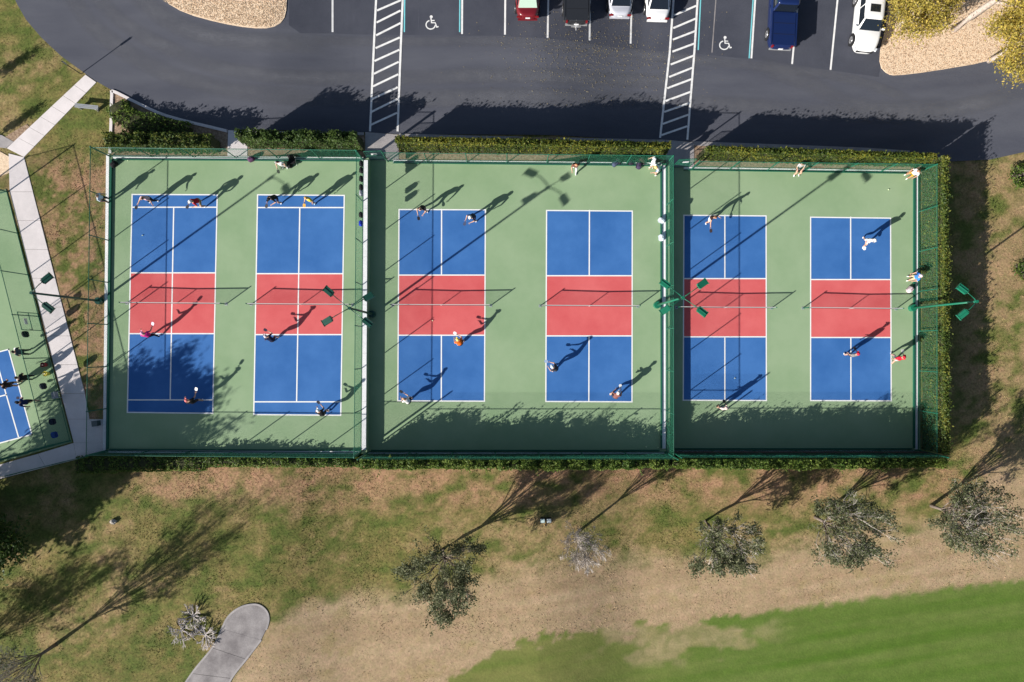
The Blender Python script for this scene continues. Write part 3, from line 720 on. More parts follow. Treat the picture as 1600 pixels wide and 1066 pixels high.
def hedge(label, pts, width, height, palette, dens=800, z=None, rough=.22, shoots=.05, size=.08, spiky=1.0, group='clipped hedges round the courts', name='hedge'):
    c = [G(*p) if z is None else P(*p, z) for p in pts]; t = empty(name, c[0]); tag(t, label, 'hedge', group)
    base = c[0].copy(); allc = []; alln = []; alls = []; patch = []
    stems = MB()
    for i in range(len(c) - 1):
        a, b = c[i], c[i + 1]; L = (b - a).length; n = int(L * dens * (height / 2.2 * .8 + .2)); d = (b - a).normalized(); nr = Vector((-d.y, d.x, 0))
        s = rng.random(n) * L; wx = a.x + d.x * s; wy = a.y + d.y * s
        hh = height * (1 + (fbm(wx * .9 + 9, wy * .9 + 3, 91) - .5) * rough * 2 + (vnoise(wx * 3.1, wy * 3.1, 17) - .5) * rough)
        ww = width * (1 + (fbm(wx * 1.1, wy * 1.1 + 50, 77) - .5) * .6)
        q = rng.random(n); lat = rng.uniform(-.5, .5, n); zz = hh * rng.random(n) ** .75
        side = q < .42; lat = np.where(side, np.sign(lat) * (.5 - np.abs(rng.normal(0, .05, n))), lat)
        topm = q > .66; zz = np.where(topm, hh * (1 - np.abs(rng.normal(0, .05, n))), zz)
        sh = rng.random(n) < shoots; zz = np.where(sh, hh * (1 + rng.random(n) ** 2 * .16), zz)
        lat = lat * np.where(zz > hh * .85, .92, 1)
        cen = np.stack([wx + nr.x * lat * ww, wy + nr.y * lat * ww, np.full(n, 0.0) + np.interp(s, [0, L], [a.z, b.z]) + np.maximum(zz, .06)], 1)
        nrm = np.stack([nr.x * np.sign(lat) * np.where(side, 1, .2), nr.y * np.sign(lat) * np.where(side, 1, .2), np.where(topm, 1.0, .45)], 1) + rng.normal(0, .55, (n, 3))
        allc.append(cen); alln.append(nrm); alls.append(size * rng.uniform(.6, 1.45, n)); patch.append(.42 + (fbm(wx * .7, wy * .7 + zz, 5) - .5) * 1.1 + (zz / hh - .6) * .25)
        for k in range(int(L / .55)):
            p = a + d * ((k + .5) * .55); stems.tube([p, p + Vector((random.uniform(-.12, .12), random.uniform(-.12, .12), height * .8))], [.022, .008], 4, cap=False)
    core = MB()  # added solid core that blocks light so the hedge shadow has no holes
    for i in range(len(c) - 1):
        a, b = c[i], c[i + 1]; L = (b - a).length; d = (b - a).normalized(); nr = Vector((-d.y, d.x, 0)); m_ = max(2, int(L / .3)); prev = None; rows = []
        for k in range(m_ + 1):
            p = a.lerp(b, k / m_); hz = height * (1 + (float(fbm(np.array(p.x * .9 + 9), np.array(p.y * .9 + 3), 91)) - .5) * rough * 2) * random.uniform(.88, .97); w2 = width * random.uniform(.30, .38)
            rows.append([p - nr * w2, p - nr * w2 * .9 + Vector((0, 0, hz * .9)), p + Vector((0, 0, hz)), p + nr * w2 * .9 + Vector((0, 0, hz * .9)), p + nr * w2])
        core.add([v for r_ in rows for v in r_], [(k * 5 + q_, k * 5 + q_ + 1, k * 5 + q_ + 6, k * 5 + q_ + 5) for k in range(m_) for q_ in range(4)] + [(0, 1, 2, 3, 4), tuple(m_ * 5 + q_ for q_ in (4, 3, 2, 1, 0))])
        ns = int(L * 6 * min(1, spiky + .3)); sc_ = rng.random(ns) * L; ln = rng.uniform(.10, .55, ns) * min(1, height / 1.6) * spiky; lt = rng.uniform(-.4, .4, ns) * width
        for k in range(ns):
            p = a + d * sc_[k] + nr * lt[k]; dv = np.array([rng.normal(0, .25), rng.normal(0, .25), 1.0]); nn = int(6 + ln[k] * 26)
            u_ = rng.random(nn)[:, None]; allc.append(np.array([p.x, p.y, p.z + height * .96]) + dv * u_ * ln[k] + rng.normal(0, .03, (nn, 3))); alln.append(rng.normal(0, .6, (nn, 3)) + np.array([0, 0, .6])); alls.append(size * rng.uniform(.5, 1.0, nn)); patch.append(np.full(nn, .65))
    core.v = [tuple(Vector(v) - base) for v in core.v]; core.build('light_blocking_core', M_CORE, t)
    cen = np.concatenate(allc); me = leaf_mesh('foliage', cen - np.array(base), np.concatenate(alln), np.concatenate(alls), pal(palette, len(cen), np.concatenate(patch)))
    link('foliage', me, t)
    stems.v = [tuple(Vector(v) - base) for v in stems.v]; stems.build('stems', M_BARK, t)
hedge('dark green hedge left of the path opening, above the left courts', [(182, 229), (262, 230), (345, 231)], 1.05, 1.7, 'mix', size=.09)
hedge('sprawling yellow-green shrubs filling the corner bed by the curved road', [(186, 166), (200, 190), (240, 200), (300, 214)], 1.7, .7, 'fresh', dens=1000, rough=.35, name='shrub_bed')
hedge('dark green hedge beside the road, above the second court', [(390, 226), (480, 228), (569, 230)], .75, 2.3, 'dark', size=.095, spiky=1.2)
hedge('long yellow-green hedge between the road and the middle courts', [(626, 234), (760, 236.5), (900, 239.5), (1036, 242.5)], .46, 2.4, 'yellow', spiky=.35, rough=.06)
hedge('yellow-green hedge between the road and the right courts', [(1088, 247.5), (1250, 252.5), (1432, 258.5)], .42, 2.45, 'yellow', spiky=.3, rough=.05)
hedge('tall narrow hedge along the right end of the right courts', [(1442.5, 258), (1443.5, 480), (1444, 702)], .38, 2.6, 'mix', spiky=.3, rough=.06)
hedge('tall hedge behind the fence at the bottom of the right courts', [(1040, 716), (1240, 716), (1442, 714)], .75, 2.55, 'fresh', dens=900, rough=.22, spiky=1.7)
hedge('tall hedge behind the fence at the bottom of the middle courts', [(572, 717), (800, 718), (1038, 717)], .75, 2.25, 'fresh', dens=900, rough=.30, spiky=1.8)
hedge('low hedge behind the fence at the bottom of the second court', [(330, 718), (450, 719), (570, 719)], .75, .95, 'fresh', dens=620, rough=.4)
hedge('bright green low shrubs where the walkway meets the bottom fence', [(126, 725), (200, 723), (328, 721)], 1.25, .7, 'fresh', dens=1100, rough=.4, name='shrub_row')
hedge('dark shrubs in the shade at the lower left edge', [(-60, 765), (-14, 800), (-12, 850)], 1.4, .8, 'dark', dens=620, rough=.4, name='shrub_row')

def tree(label, base, h, crown_r, palette=None, nleaf=2600, bare=0.0, seed=1, trunk_r=.11, lean=(0, 0), fork=.30, lsize=.070, group='young trees on the lawn', name='tree', twig=None, spread=1.0, mbark=None, clump=.135, depth=5, nl=9, tw=.008):
    rnd = random.Random(seed); t = empty(name, G(*base)); tag(t, label, 'tree' if name == 'tree' else 'shrub', group)
    tr = MB(); tips = []; limbs = MB(); twigs = MB()
    p0 = Vector((0, 0, -.1)); fz = h * fork; top = Vector((lean[0] * .4, lean[1] * .4, fz))
    tr.tube([p0, Vector((lean[0] * .12, lean[1] * .12, fz * .5)), top], [trunk_r * 1.25, trunk_r, trunk_r * .8], 8)
    def grow(p, d, L, r, dep):
        d = d.normalized(); k = Vector((rnd.gauss(0, .14), rnd.gauss(0, .14), rnd.gauss(.04, .08)))
        m = p + d * (L * .5); e = m + (d + k).normalized() * (L * .5)
        (limbs if dep < 3 else twigs).tube([p, m, e], [r, r * .8, r * .6], 5 if dep < 3 else 3, cap=False)
        if dep >= 3: tips.append((m, dep)); tips.append((e, dep))
        if dep >= depth: return
        for _ in range(4 if dep == 1 else rnd.choice((2, 3)) if dep < 4 else 3):
            a = Vector((rnd.gauss(0, 1), rnd.gauss(0, 1), rnd.gauss(.0, .6)))
            grow(p.lerp(e, rnd.uniform(.30 if dep < 3 else .5, 1.0)), (d + k) + a * .40, L * rnd.uniform(.58, .80), max(tw, r * .6), dep + 1)
    for k in range(nl):
        ang = 2 * math.pi * (k + rnd.uniform(-.35, .35)) / nl; up = rnd.uniform(.8, 2.4) / spread
        grow(top - Vector((0, 0, rnd.uniform(0, fz * .15))), Vector((math.cos(ang) + lean[0] * .35, math.sin(ang) + lean[1] * .35, up)), (h - fz) * rnd.uniform(.34, .46), trunk_r * .42, 1)
    # fit the crown to the measured spread and height
    ex = np.array([list(e) for e, _ in tips]); cen = ex[:, :2].mean(0); rad = np.percentile(np.linalg.norm(ex[:, :2] - cen, axis=1), 92); zt = np.percentile(ex[:, 2], 97)
    sx = crown_r / rad; sz = (h - fz) / max(.1, zt - fz)
    def fit(v): return (v[0] * sx if v[2] > fz * .8 else v[0], v[1] * sx if v[2] > fz * .8 else v[1], fz + (v[2] - fz) * sz if v[2] > fz else v[2])
    for b in (limbs, twigs): b.v = [fit(v) for v in b.v]
    tm = mbark or M_BARK
    trunk = tr.build('trunk', tm, t, True); limbs.build('limbs', tm, trunk, True)
    tips = [(Vector(fit(e)), d) for e, d in tips]
    crown = twigs.build('crown', twig or tm, t)
    if palette and nleaf:
        sel = [i for i in range(len(tips))]
        if bare:                                            # whole boughs have lost their leaves, the inside first
            cell = {}
            zc = fz + (h - fz) * .6
            def keep(e):
                k3 = (round(e.x / .75), round(e.y / .75), round(e.z / .9))
                if k3 not in cell: cell[k3] = rnd.random()
                out = min(1.0, (math.hypot(e.x, e.y) / crown_r) ** 1.2 + max(0, e.z - zc) / (h - zc) * .35)
                return cell[k3] > bare * (1.45 - .75 * out)
            sel = [i for i in sel if keep(tips[i][0])]
        if sel:
            pick = rng.choice(sel, nleaf); cc = np.array([list(tips[i][0]) for i in range(len(tips))])[pick] + rng.normal(0, clump, (nleaf, 3)) * np.array([1, 1, .8])
            nrm = rng.normal(0, .7, (nleaf, 3)) + np.array([0, 0, .9]); tint = np.clip(rng.normal(.45, .2, len(tips)), 0, 1)[pick]
            link('leaves', leaf_mesh('leaves', cc, nrm, lsize * rng.uniform(.6, 1.4, nleaf), pal(palette, nleaf, tint), 2.2), crown)
    return t
tree('sparse olive-green tree with a divided crown, left of the two valve boxes', (692, 858), 6.7, 2.55, 'olive', 11000, .60, 3, .12, (.8, -.4), .22, nl=11)
tree('small bare pale-twigged tree just right of the valve boxes', (901, 833), 5.0, 1.35, None, 0, 1, 5, .09, fork=.26, twig=M_TWIG, mbark=M_TWIG, depth=6, nl=12, tw=.013)
tree('half-bare tree with pale twigs and dark leaves on one side', (1102, 814), 6.2, 2.1, 'olive', 7500, .70, 9, .11, (.2, -.8), .22, twig=M_TWIG, nl=11, tw=.014)
tree('olive-green tree second from the right below the courts', (1274, 808), 6.4, 2.3, 'olive', 9500, .48, 14, .12, fork=.2, nl=11, twig=M_TWIG)
tree('olive-green tree at the far right below the courts', (1455, 790), 6.4, 2.3, 'olive', 9500, .44, 21, .12, fork=.2, nl=11, twig=M_TWIG)
tree('bare pale tree in the bottom left corner with a long shadow', (86, 1008), 7.6, 2.0, 'olive', 1200, .7, 33, .12, fork=.2, twig=M_TWIG, depth=6, nl=12, tw=.011)
for k_, (bx_, by_) in enumerate(((284, 985), (303, 962), (322, 992))):
    tree(('left', 'upper', 'right')[k_] + ' one of three dead grey twiggy shrubs beside the cart path', (bx_, by_), .5, .95, None, 0, 1, 41 + k_, .03, fork=.08, twig=M_DEAD, mbark=M_DEAD, name='shrub', spread=3.2, group='dead shrubs by the cart path', tw=.006, nl=8, depth=4)
tree('tall dark tree beyond the left edge shading the first court', (-25, 826), 8.4, 2.6, 'dark', 19000, 0, 52, .2, fork=.45, lsize=.12, group='trees along the left edge', clump=.30)
tree('dark tree just beyond the left edge below the walkway', (8, 832), 7.0, 3.1, 'dark', 18000, 0, 58, .2, fork=.3, lsize=.13, group='trees along the left edge', clump=.34)
tree('wide dark tree beyond the left edge shading the corner of the small court', (-85, 838), 7.2, 3.3, 'dark', 20000, 0, 55, .2, fork=.3, lsize=.13, group='trees along the left edge', clump=.34)
tree('large dark tree beyond the lower left edge', (-95, 893), 7.0, 2.6, 'dark', 20000, 0, 57, .2, fork=.12, lsize=.17, group='trees along the left edge', clump=.40)
tree('thin sparse tree beyond the bottom left edge', (-120, 1075), 7.6, 2.0, 'olive', 5000, .4, 63, .12, fork=.25, group='trees along the left edge')
tree('slender young tree beyond the left edge by the curved road', (-75, 170), 3.4, .28, 'olive', 800, 0, 71, .05, fork=.5, group='trees along the left edge', clump=.10)
tree('slender young tree beyond the left edge by the concrete pad', (-70, 262), 3.4, .28, 'olive', 800, 0, 74, .05, fork=.5, group='trees along the left edge', clump=.10)
PALE = mat('pale_trunk_bark', (.50, .43, .38), .9, (.32, .26, .22), 8, bump=.5, bscale=25)
tree('golden-leaved tree beside the white sport utility car', (1400, 44), 4.6, 2.3, 'gold', 15000, 0, 81, .10, fork=.3, lsize=.07, group='golden trees on the mulch island', mbark=PALE, clump=.26)
tree('golden-leaved tree with a thick pale trunk on the mulch island', (1489, 47), 7.2, 2.5, 'gold', 12000, .1, 84, .24, (1.5, 1.0), .50, .075, group='golden trees on the mulch island', mbark=PALE, clump=.3)
tree('golden-leaved tree at the right edge overhanging the road', (1544, 96), 5.8, 3.0, 'gold', 20000, 0, 88, .16, (.4, .2), .3, .075, group='golden trees on the mulch island', mbark=PALE, clump=.3)
tree('low green shrub at the right edge of the lawn by the road', (1596, 275), .45, .9, 'fresh', 1300, .2, 91, .03, fork=.1, name='shrub', group='shrubs on the right lawn', spread=1.8)
tree('low green shrub at the right edge level with the net line', (1600, 425), .4, .7, 'fresh', 900, .2, 93, .03, fork=.1, name='shrub', group='shrubs on the right lawn', spread=1.8)

# ------------------------------------------------------------------ grass blades, wood chips, fallen leaves (uncountable)
def outside(px, py):
    ok = np.ones(px.shape, bool)
    for poly in (ROAD, RISL, B1, B2, B3, B4, CART, [(163, 241), (1440, 250), (1441, 712), (162, 712)], [(9, 292), (113, 692), (-130, 762), (-233, 362)], [(357, 204), (1084, 219), (1084, 264), (356, 244)]) + tuple(PATHQ):
        ok &= ~inpoly(px, py, poly)
    return ok
N = 520000
tx = rng.uniform(-37, 38, N); ty = rng.uniform(-25.5, 25.5, N); tpx, tpy = topx(tx, ty)
keep = outside(tpx, tpy) & (tpx > -30) & (tpx < 1630) & (tpy > -30) & (tpy < 1096)
tx, ty = tx[keep], ty[keep]; tc, tf, tt_ = turf_col(tx, ty); kk = (tf < .5) & (rng.random(len(tx)) > .6 * tt_); tx, ty, tc = tx[kk], ty[kk], tc[kk]; n = len(tx)
hgt = rng.uniform(.015, .05, n) * (1 + (rng.random(n) < .06) * .8); ang = rng.uniform(0, math.pi, n); wd = rng.uniform(.02, .05, n)
b0 = np.stack([tx, ty, T(tx) - .012], 1); du = np.stack([np.cos(ang) * wd, np.sin(ang) * wd, np.zeros(n)], 1); lean = np.stack([rng.normal(0, .035, n), rng.normal(0, .035, n), hgt], 1)
pts = np.stack([b0 - du, b0 + du, b0 + lean], 1).reshape(-1, 3)
tc = np.clip(tc * rng.uniform(.75, 1.55, (n, 1)), .01, .8)
tag(link('grass', np_mesh('grass', pts, np.arange(n * 3).reshape(n, 3), 3, np.repeat(tc, 3, 0), M_TUFT)), 'short patchy green and straw-coloured grass on the lawns', 'grass', kind='stuff')
def litter(name, label, cat, n, fpos, cols, smin, smax, m, dz):
    px, py = fpos(n); w = np.array([list(G(a, b)) for a, b in zip(px, py)]); w[:, 2] += dz + rng.random(len(w)) * .012
    c = np.array(cols)[rng.integers(0, len(cols), len(w))] * rng.uniform(.7, 1.2, (len(w), 1))
    nr = rng.normal(0, .25, (len(w), 3)) + np.array([0, 0, 1.0])
    tag(link(name, leaf_mesh(name, w, nr, rng.uniform(smin, smax, len(w)), c, 1.8)), label, cat, kind='stuff')
litter('fallen_leaves', 'small yellow leaves scattered over the asphalt behind the parked cars', 'leaves', 1500, lambda n: (np.clip(rng.normal(935, 75, n), 560, 1250), np.clip(rng.normal(88, 34, n), 20, 165)), [(.42, .33, .16), (.50, .42, .25), (.30, .24, .14)], .02, .05, None, .085)
def in_island(n):
    px = rng.uniform(1374, 1620, n * 2); py = rng.uniform(-5, 119, n * 2); k = inpoly(px, py, RISL); return px[k][:n], py[k][:n]
litter('wood_chips', 'tan wood chips covering the mulch island under the golden trees', 'wood chips', 9000, in_island, [(.74, .58, .42), (.82, .68, .52), (.58, .40, .27), (.66, .50, .36)], .03, .065, None, .103)
LISL = [(190, -20), (240, -20), (258, 4), (290, 20), (345, 35), (392, 43), (425, 43), (441, 32), (447, 12), (448, -20)]
def in_isl2(n):
    px = rng.uniform(240, 450, n * 2); py = rng.uniform(-15, 46, n * 2); k = inpoly(px, py, LISL); return px[k][:n], py[k][:n]
litter('wood_chips', 'tan wood chips covering the mulch island at the top left of the lot', 'wood chips', 5500, in_isl2, [(.74, .58, .42), (.82, .68, .50), (.58, .42, .27), (.66, .52, .36)], .03, .065, None, .103)

# ------------------------------------------------------------------ parked vehicles
M_GLASS = mat('car_glass', (.010, .014, .020), .06, spec=.8)
M_GLASSL = mat('painted_reflection_glass', (.42, .55, .45), .08, spec=.8)  # pale reflection put into the base colour of the glass
M_TYRE = mat('tyre_rubber', (.018, .018, .020), .8)
M_RIM = mat('alloy_rim', (.55, .55, .57), .3, metal=.7)
M_TAIL = mat('red_lamp', (.22, .010, .012), .2, spec=.6)
M_HEAD = mat('clear_lamp', (.65, .68, .72), .1, spec=.8)
M_TRIM = mat('black_trim', (.015, .015, .017), .5)
def paint(name, c): return mat('car_paint_' + name, c, .28, spec=.55, coat=.8)
def car(label, cat, pos, rear, yaw, L, Wd, H, m, kind='sedan', glass_rear=None, sunroof=False, name='parked_car', hitch=False, tint=None):
    """pos: pixel of the end of the car nearest the courts on the ground; rear=True when that end is its tail"""
    d = Vector((math.sin(yaw), math.cos(yaw), 0)); A = G(*pos); c = A + d * L / 2; z = float(T(c.x)) + .065
    hd = math.atan2(d.y, d.x) + (0 if rear else math.pi)
    t = empty(name, (c.x, c.y, z), hd); tag(t, label, cat, 'vehicles parked in the lot')
    pick = kind == 'pickup'
    def top(x):
        u = x / L
        if pick: return 1.05 if u < .2 else 1.05 - .14 * max(0, (u - .2) / .3) ** 1.6
        if kind == 'suv': return 1.0 if u < .2 else 1.0 - .20 * ((u - .2) / .3) ** 1.8
        return .95 + .04 * min(1, max(0, (-u - .25) / .2)) if u < .2 else .93 - .21 * ((u - .2) / .3) ** 1.8
    nseg = 56; ex = 6.0 if pick else 4.6; sg = lambda v, p: math.copysign(abs(v) ** p, v); rings = []
    for zf, ins, insx in ((.20, .12, .10), (.30, .04, .02), (.48, .0, .0), (.72, .01, .015), (.90, .045, .05), (.975, .10, .12), (1.0, .22, .26)):
        r = []
        for k in range(nseg):
            tt = 2 * math.pi * (k + .5) / nseg; x = (L / 2 - insx) * sg(math.cos(tt), 2 / ex); y = (Wd / 2 - ins) * sg(math.sin(tt), 2 / ex)
            if not pick: y *= 1 - .07 * max(0, abs(x) / (L / 2) - .55) / .45
            zz = .20 + (zf - .2) / .8 * (top(x) - .20); r.append((x, y, zz))
        rings.append(r)
    xs = sorted(set([-L / 2 + .3 + (L - .6) * k / 14 for k in range(15)]))
    vs = [v for r in rings for v in r]; fs = []
    for i in range(len(rings) - 1):
        for k in range(nseg): fs.append((i * nseg + k, i * nseg + (k + 1) % nseg, (i + 1) * nseg + (k + 1) % nseg, (i + 1) * nseg + k))
    # top deck strips across
    last = (len(rings) - 1) * nseg; hN = nseg // 2
    for k in range(hN - 1): fs.append((last + k, last + (k + 1), last + nseg - 2 - k, last + nseg - 1 - k))
    mb = MB(); mb.add(vs, fs); body = mb.build('body', m, t, True)
    # cabin
    if pick: xb, xf, rb, rf = -.06 * L, .24 * L, -.03 * L, .14 * L
    elif kind == 'suv': xb, xf, rb, rf = -.46 * L, .22 * L, -.38 * L, .08 * L
    else: xb, xf, rb, rf = -.40 * L, .24 * L, -.22 * L, .07 * L
    wb, wr = Wd * .45, Wd * (.39 if pick else .36); zb = .90
    def ringc(f, ins=0): 
        x0 = xb + (rb - xb) * f + ins; x1 = xf + (rf - xf) * f - ins; w = wb + (wr - wb) * f - ins; zz = zb + (H - zb) * f
        out = []
        for k in range(32):
            tt = 2 * math.pi * (k + .5) / 32; out.append(((x0 + x1) / 2 + (x1 - x0) / 2 * sg(math.cos(tt), 2 / 7), w * sg(math.sin(tt), 2 / 7), zz))
        return out
    rr = [ringc(0), ringc(.5), ringc(.92), [(x, y, H - .015) for x, y, _ in ringc(1, .03)], [(x, y, H + .012) for x, y, _ in ringc(1, .14)], [(x, y, H + .02) for x, y, _ in ringc(1, .32)]]
    vs = [v for r in rr for v in r]; fs = [(i * 32 + k, i * 32 + (k + 1) % 32, (i + 1) * 32 + (k + 1) % 32, (i + 1) * 32 + k) for i in range(len(rr) - 1) for k in range(32)]
    b0 = (len(rr) - 1) * 32; fs += [(b0 + k, b0 + k + 1, b0 + 30 - k, b0 + 31 - k) for k in range(15)]
    mb = MB(); mb.add(vs, fs); cab = mb.build('cabin', m, t, True)
    def pane(nm, pts, mm):
        cen = Vector((0, 0, zb + .2)); cx0 = Vector(((xb + xf) / 2, 0, zb + .2)); q = [Vector(p) for p in pts]; mc = sum(q, Vector()) / len(q)
        nrm = (q[1] - q[0]).cross(q[-1] - q[0]).normalized()
        if nrm.dot(mc - cx0) < 0: nrm = -nrm
        q2 = [p + nrm * .014 for p in q]; q1 = [p - nrm * .03 for p in q]; n = len(q)
        mb = MB(); mb.add(q2 + q1, [tuple(range(n))] + [(i, n + i, n + (i + 1) % n, (i + 1) % n) for i in range(n)]); o = mb.build(nm, mm, t)
        bm = bmesh.new(); bm.from_mesh(o.data); bmesh.ops.recalc_face_normals(bm, faces=bm.faces); bm.to_mesh(o.data); bm.free()
    def pt(end, f, wfrac):
        x = (xb + (rb - xb) * f) if end == 'r' else (xf + (rf - xf) * f); return (x, (wb + (wr - wb) * f) * wfrac, zb + (H - zb) * f)
    gm = M_GLASS
    pane('windshield', [pt('f', .10, -.88), pt('f', .10, .88), pt('f', .93, .86), pt('f', .93, -.86)], gm)
    pane('rear_window', [pt('r', .18, -.86), pt('r', .18, .86), pt('r', .92, .84), pt('r', .92, -.84)], glass_rear or gm)
    for s in (1, -1):
        f0, f1 = .2, .88
        xa0 = xb + (rb - xb) * f0 + .16; xa1 = xb + (rb - xb) * f1 + .14; xc0 = xf + (rf - xf) * f0 - .18; xc1 = xf + (rf - xf) * f1 - .10; xm0 = xa0 + (xc0 - xa0) * .52; xm1 = xa1 + (xc1 - xa1) * .52
        w0 = (wb + (wr - wb) * f0) * s; w1 = (wb + (wr - wb) * f1) * s; z0 = zb + (H - zb) * f0; z1 = zb + (H - zb) * f1
        pane('side_window', [(xa0, w0, z0), (xm0 - .04, w0, z0), (xm1 - .04, w1, z1), (xa1, w1, z1)], gm)
        pane('side_window', [(xm0 + .04, w0, z0), (xc0, w0, z0), (xc1, w1, z1), (xm1 + .04, w1, z1)], gm)
        mb = MB(); mb.box((xf - .28, s * (Wd / 2 + .07), 1.0), (.12, .20, .13), 0, top=.8); mb.build('mirror', m, t)
        mb = MB(); mb.box((xf - 1.2, s * (Wd / 2 + .005), .80), (.2, .02, .03)); mb.build('door_handle', m, t)
        yt = .36 * Wd
        mb = MB(); mb.box((-L / 2 + .06, s * yt, .80 if not pick else .88), (.10, .28 if not pick else .12, .10 if not pick else .30), 0); mb.build('taillight', M_TAIL, t)
        mb = MB(); mb.box((L / 2 - .25, s * yt * .97, .68 if kind != 'sedan' else .60), (.20, .34, .12), s * -.45); mb.build('headlight', M_HEAD, t)
        for x in (-.30 * L, .31 * L):
            r0 = .34 if kind == 'sedan' else .39; yy = s * (Wd / 2 - .08)
            mb = MB(); mb.tube([(x, yy - s * .12, r0), (x, yy + s * .08, r0), (x, yy + s * .105, r0)], [r0, r0, r0 * .86], 20); wh = mb.build('wheel', M_TYRE, t)
            mb = MB(); mb.tube([(x, yy + s * .09, r0), (x, yy + s * .112, r0)], [r0 * .66, r0 * .62], 16); mb.build('rim', M_RIM, wh)
            mb = MB()
            for k in range(5): mb.box((x + .11 * math.cos(k * 1.257), yy + s * .116, r0 + .11 * math.sin(k * 1.257)), (.05, .012, .05))
            mb.build('rim_slots', M_TYRE, wh)
            mb = MB(); mb.tube([(x, s * (Wd / 2 - .10), r0 + .02), (x, s * (Wd / 2 + .004), r0 + .02)], r0 + .06, 20); mb.build('wheel_arch', M_TRIM, t)
    mb = MB(); mb.box((-L / 2 - .004, 0, .74 if not pick else .58), (.02, .32, .16)); mb.build('licence_plate', M_WHITEP, t)
    mb = MB(); mb.box((-L / 2 + .045, 0, .44), (.10, Wd * .80, .14)); mb.build('rear_bumper', M_STEEL if pick else m, t)
    mb = MB(); mb.box((L / 2 - .045, 0, .56), (.07, Wd * .62, .16)); mb.build('grille', M_TRIM, t)
    if sunroof:
        mb = MB(); mb.box(((rb + rf) / 2 + .35, 0, H + .024), (.55, .72, .012)); mb.build('sunroof', M_GLASS, t)
    if pick:
        xr0, xr1 = -L / 2 + .07, xb - .04; cl = xr1 - xr0
        mb = MB(); mb.box(((xr0 + xr1) / 2, 0, 1.075), (cl, Wd * .80, .035)); cv = mb.build('bed_cover', tint or m, t)
        for s in (1, -1):
            mb = MB(); mb.box(((xr0 + xr1) / 2, s * Wd * .445, 1.075), (cl, .10, .075)); mb.build('bed_rail', m, t)
        for k in (1, 2):
            mb = MB(); mb.box((xr0 + cl * k / 3, 0, 1.095), (.025, Wd * .76, .01)); mb.build('cover_seam', M_TRIM, cv)
    if hitch:
        mb = MB(); mb.tube([(-L / 2 - .02, 0, .42), (-L / 2 - .32, 0, .42)], .035, 6); mb.ell((-L / 2 - .34, 0, .50), (.045, .045, .05), 8, 6); mb.box((-L / 2 - .10, 0, .44), (.06, .7, .05)); mb.build('tow_hitch', M_STEEL, t)
    return t
car('dark red sedan parked tail-in at the top', 'car', (824, 37), True, .0, 4.6, 1.74, 1.42, paint('red', (.15, .008, .012)), glass_rear=M_GLASSL)
car('black pickup truck with a tow hitch, between the red and silver cars', 'pickup truck', (899, 45), True, .015, 5.7, 1.95, 1.85, paint('black', (.022, .023, .026)), 'pickup', hitch=True, name='pickup_truck')
car('silver-grey sedan between the black pickup and the white sedan', 'car', (966, 34), True, .02, 4.6, 1.80, 1.42, paint('silver', (.46, .47, .52)))
car('white sedan parked beside the striped crossing', 'car', (1024, 39), True, .03, 4.6, 1.82, 1.42, paint('white', (.80, .80, .80)))
car('dark blue pickup truck with a flat bed cover', 'pickup truck', (1214, 83), True, .05, 5.6, 1.95, 1.85, paint('navy', (.006, .016, .075)), 'pickup', name='pickup_truck')
car('white sport utility car parked nose-out beside the mulch island', 'car', (1343, 88), False, .10, 4.7, 1.88, 1.62, paint('white', (.80, .80, .80)), 'suv', sunroof=True)
car('dark car mostly out of view beside the second accessible space', 'car', (1080, -6), True, .05, 4.5, 1.78, 1.42, paint('maroon', (.10, .012, .016)))

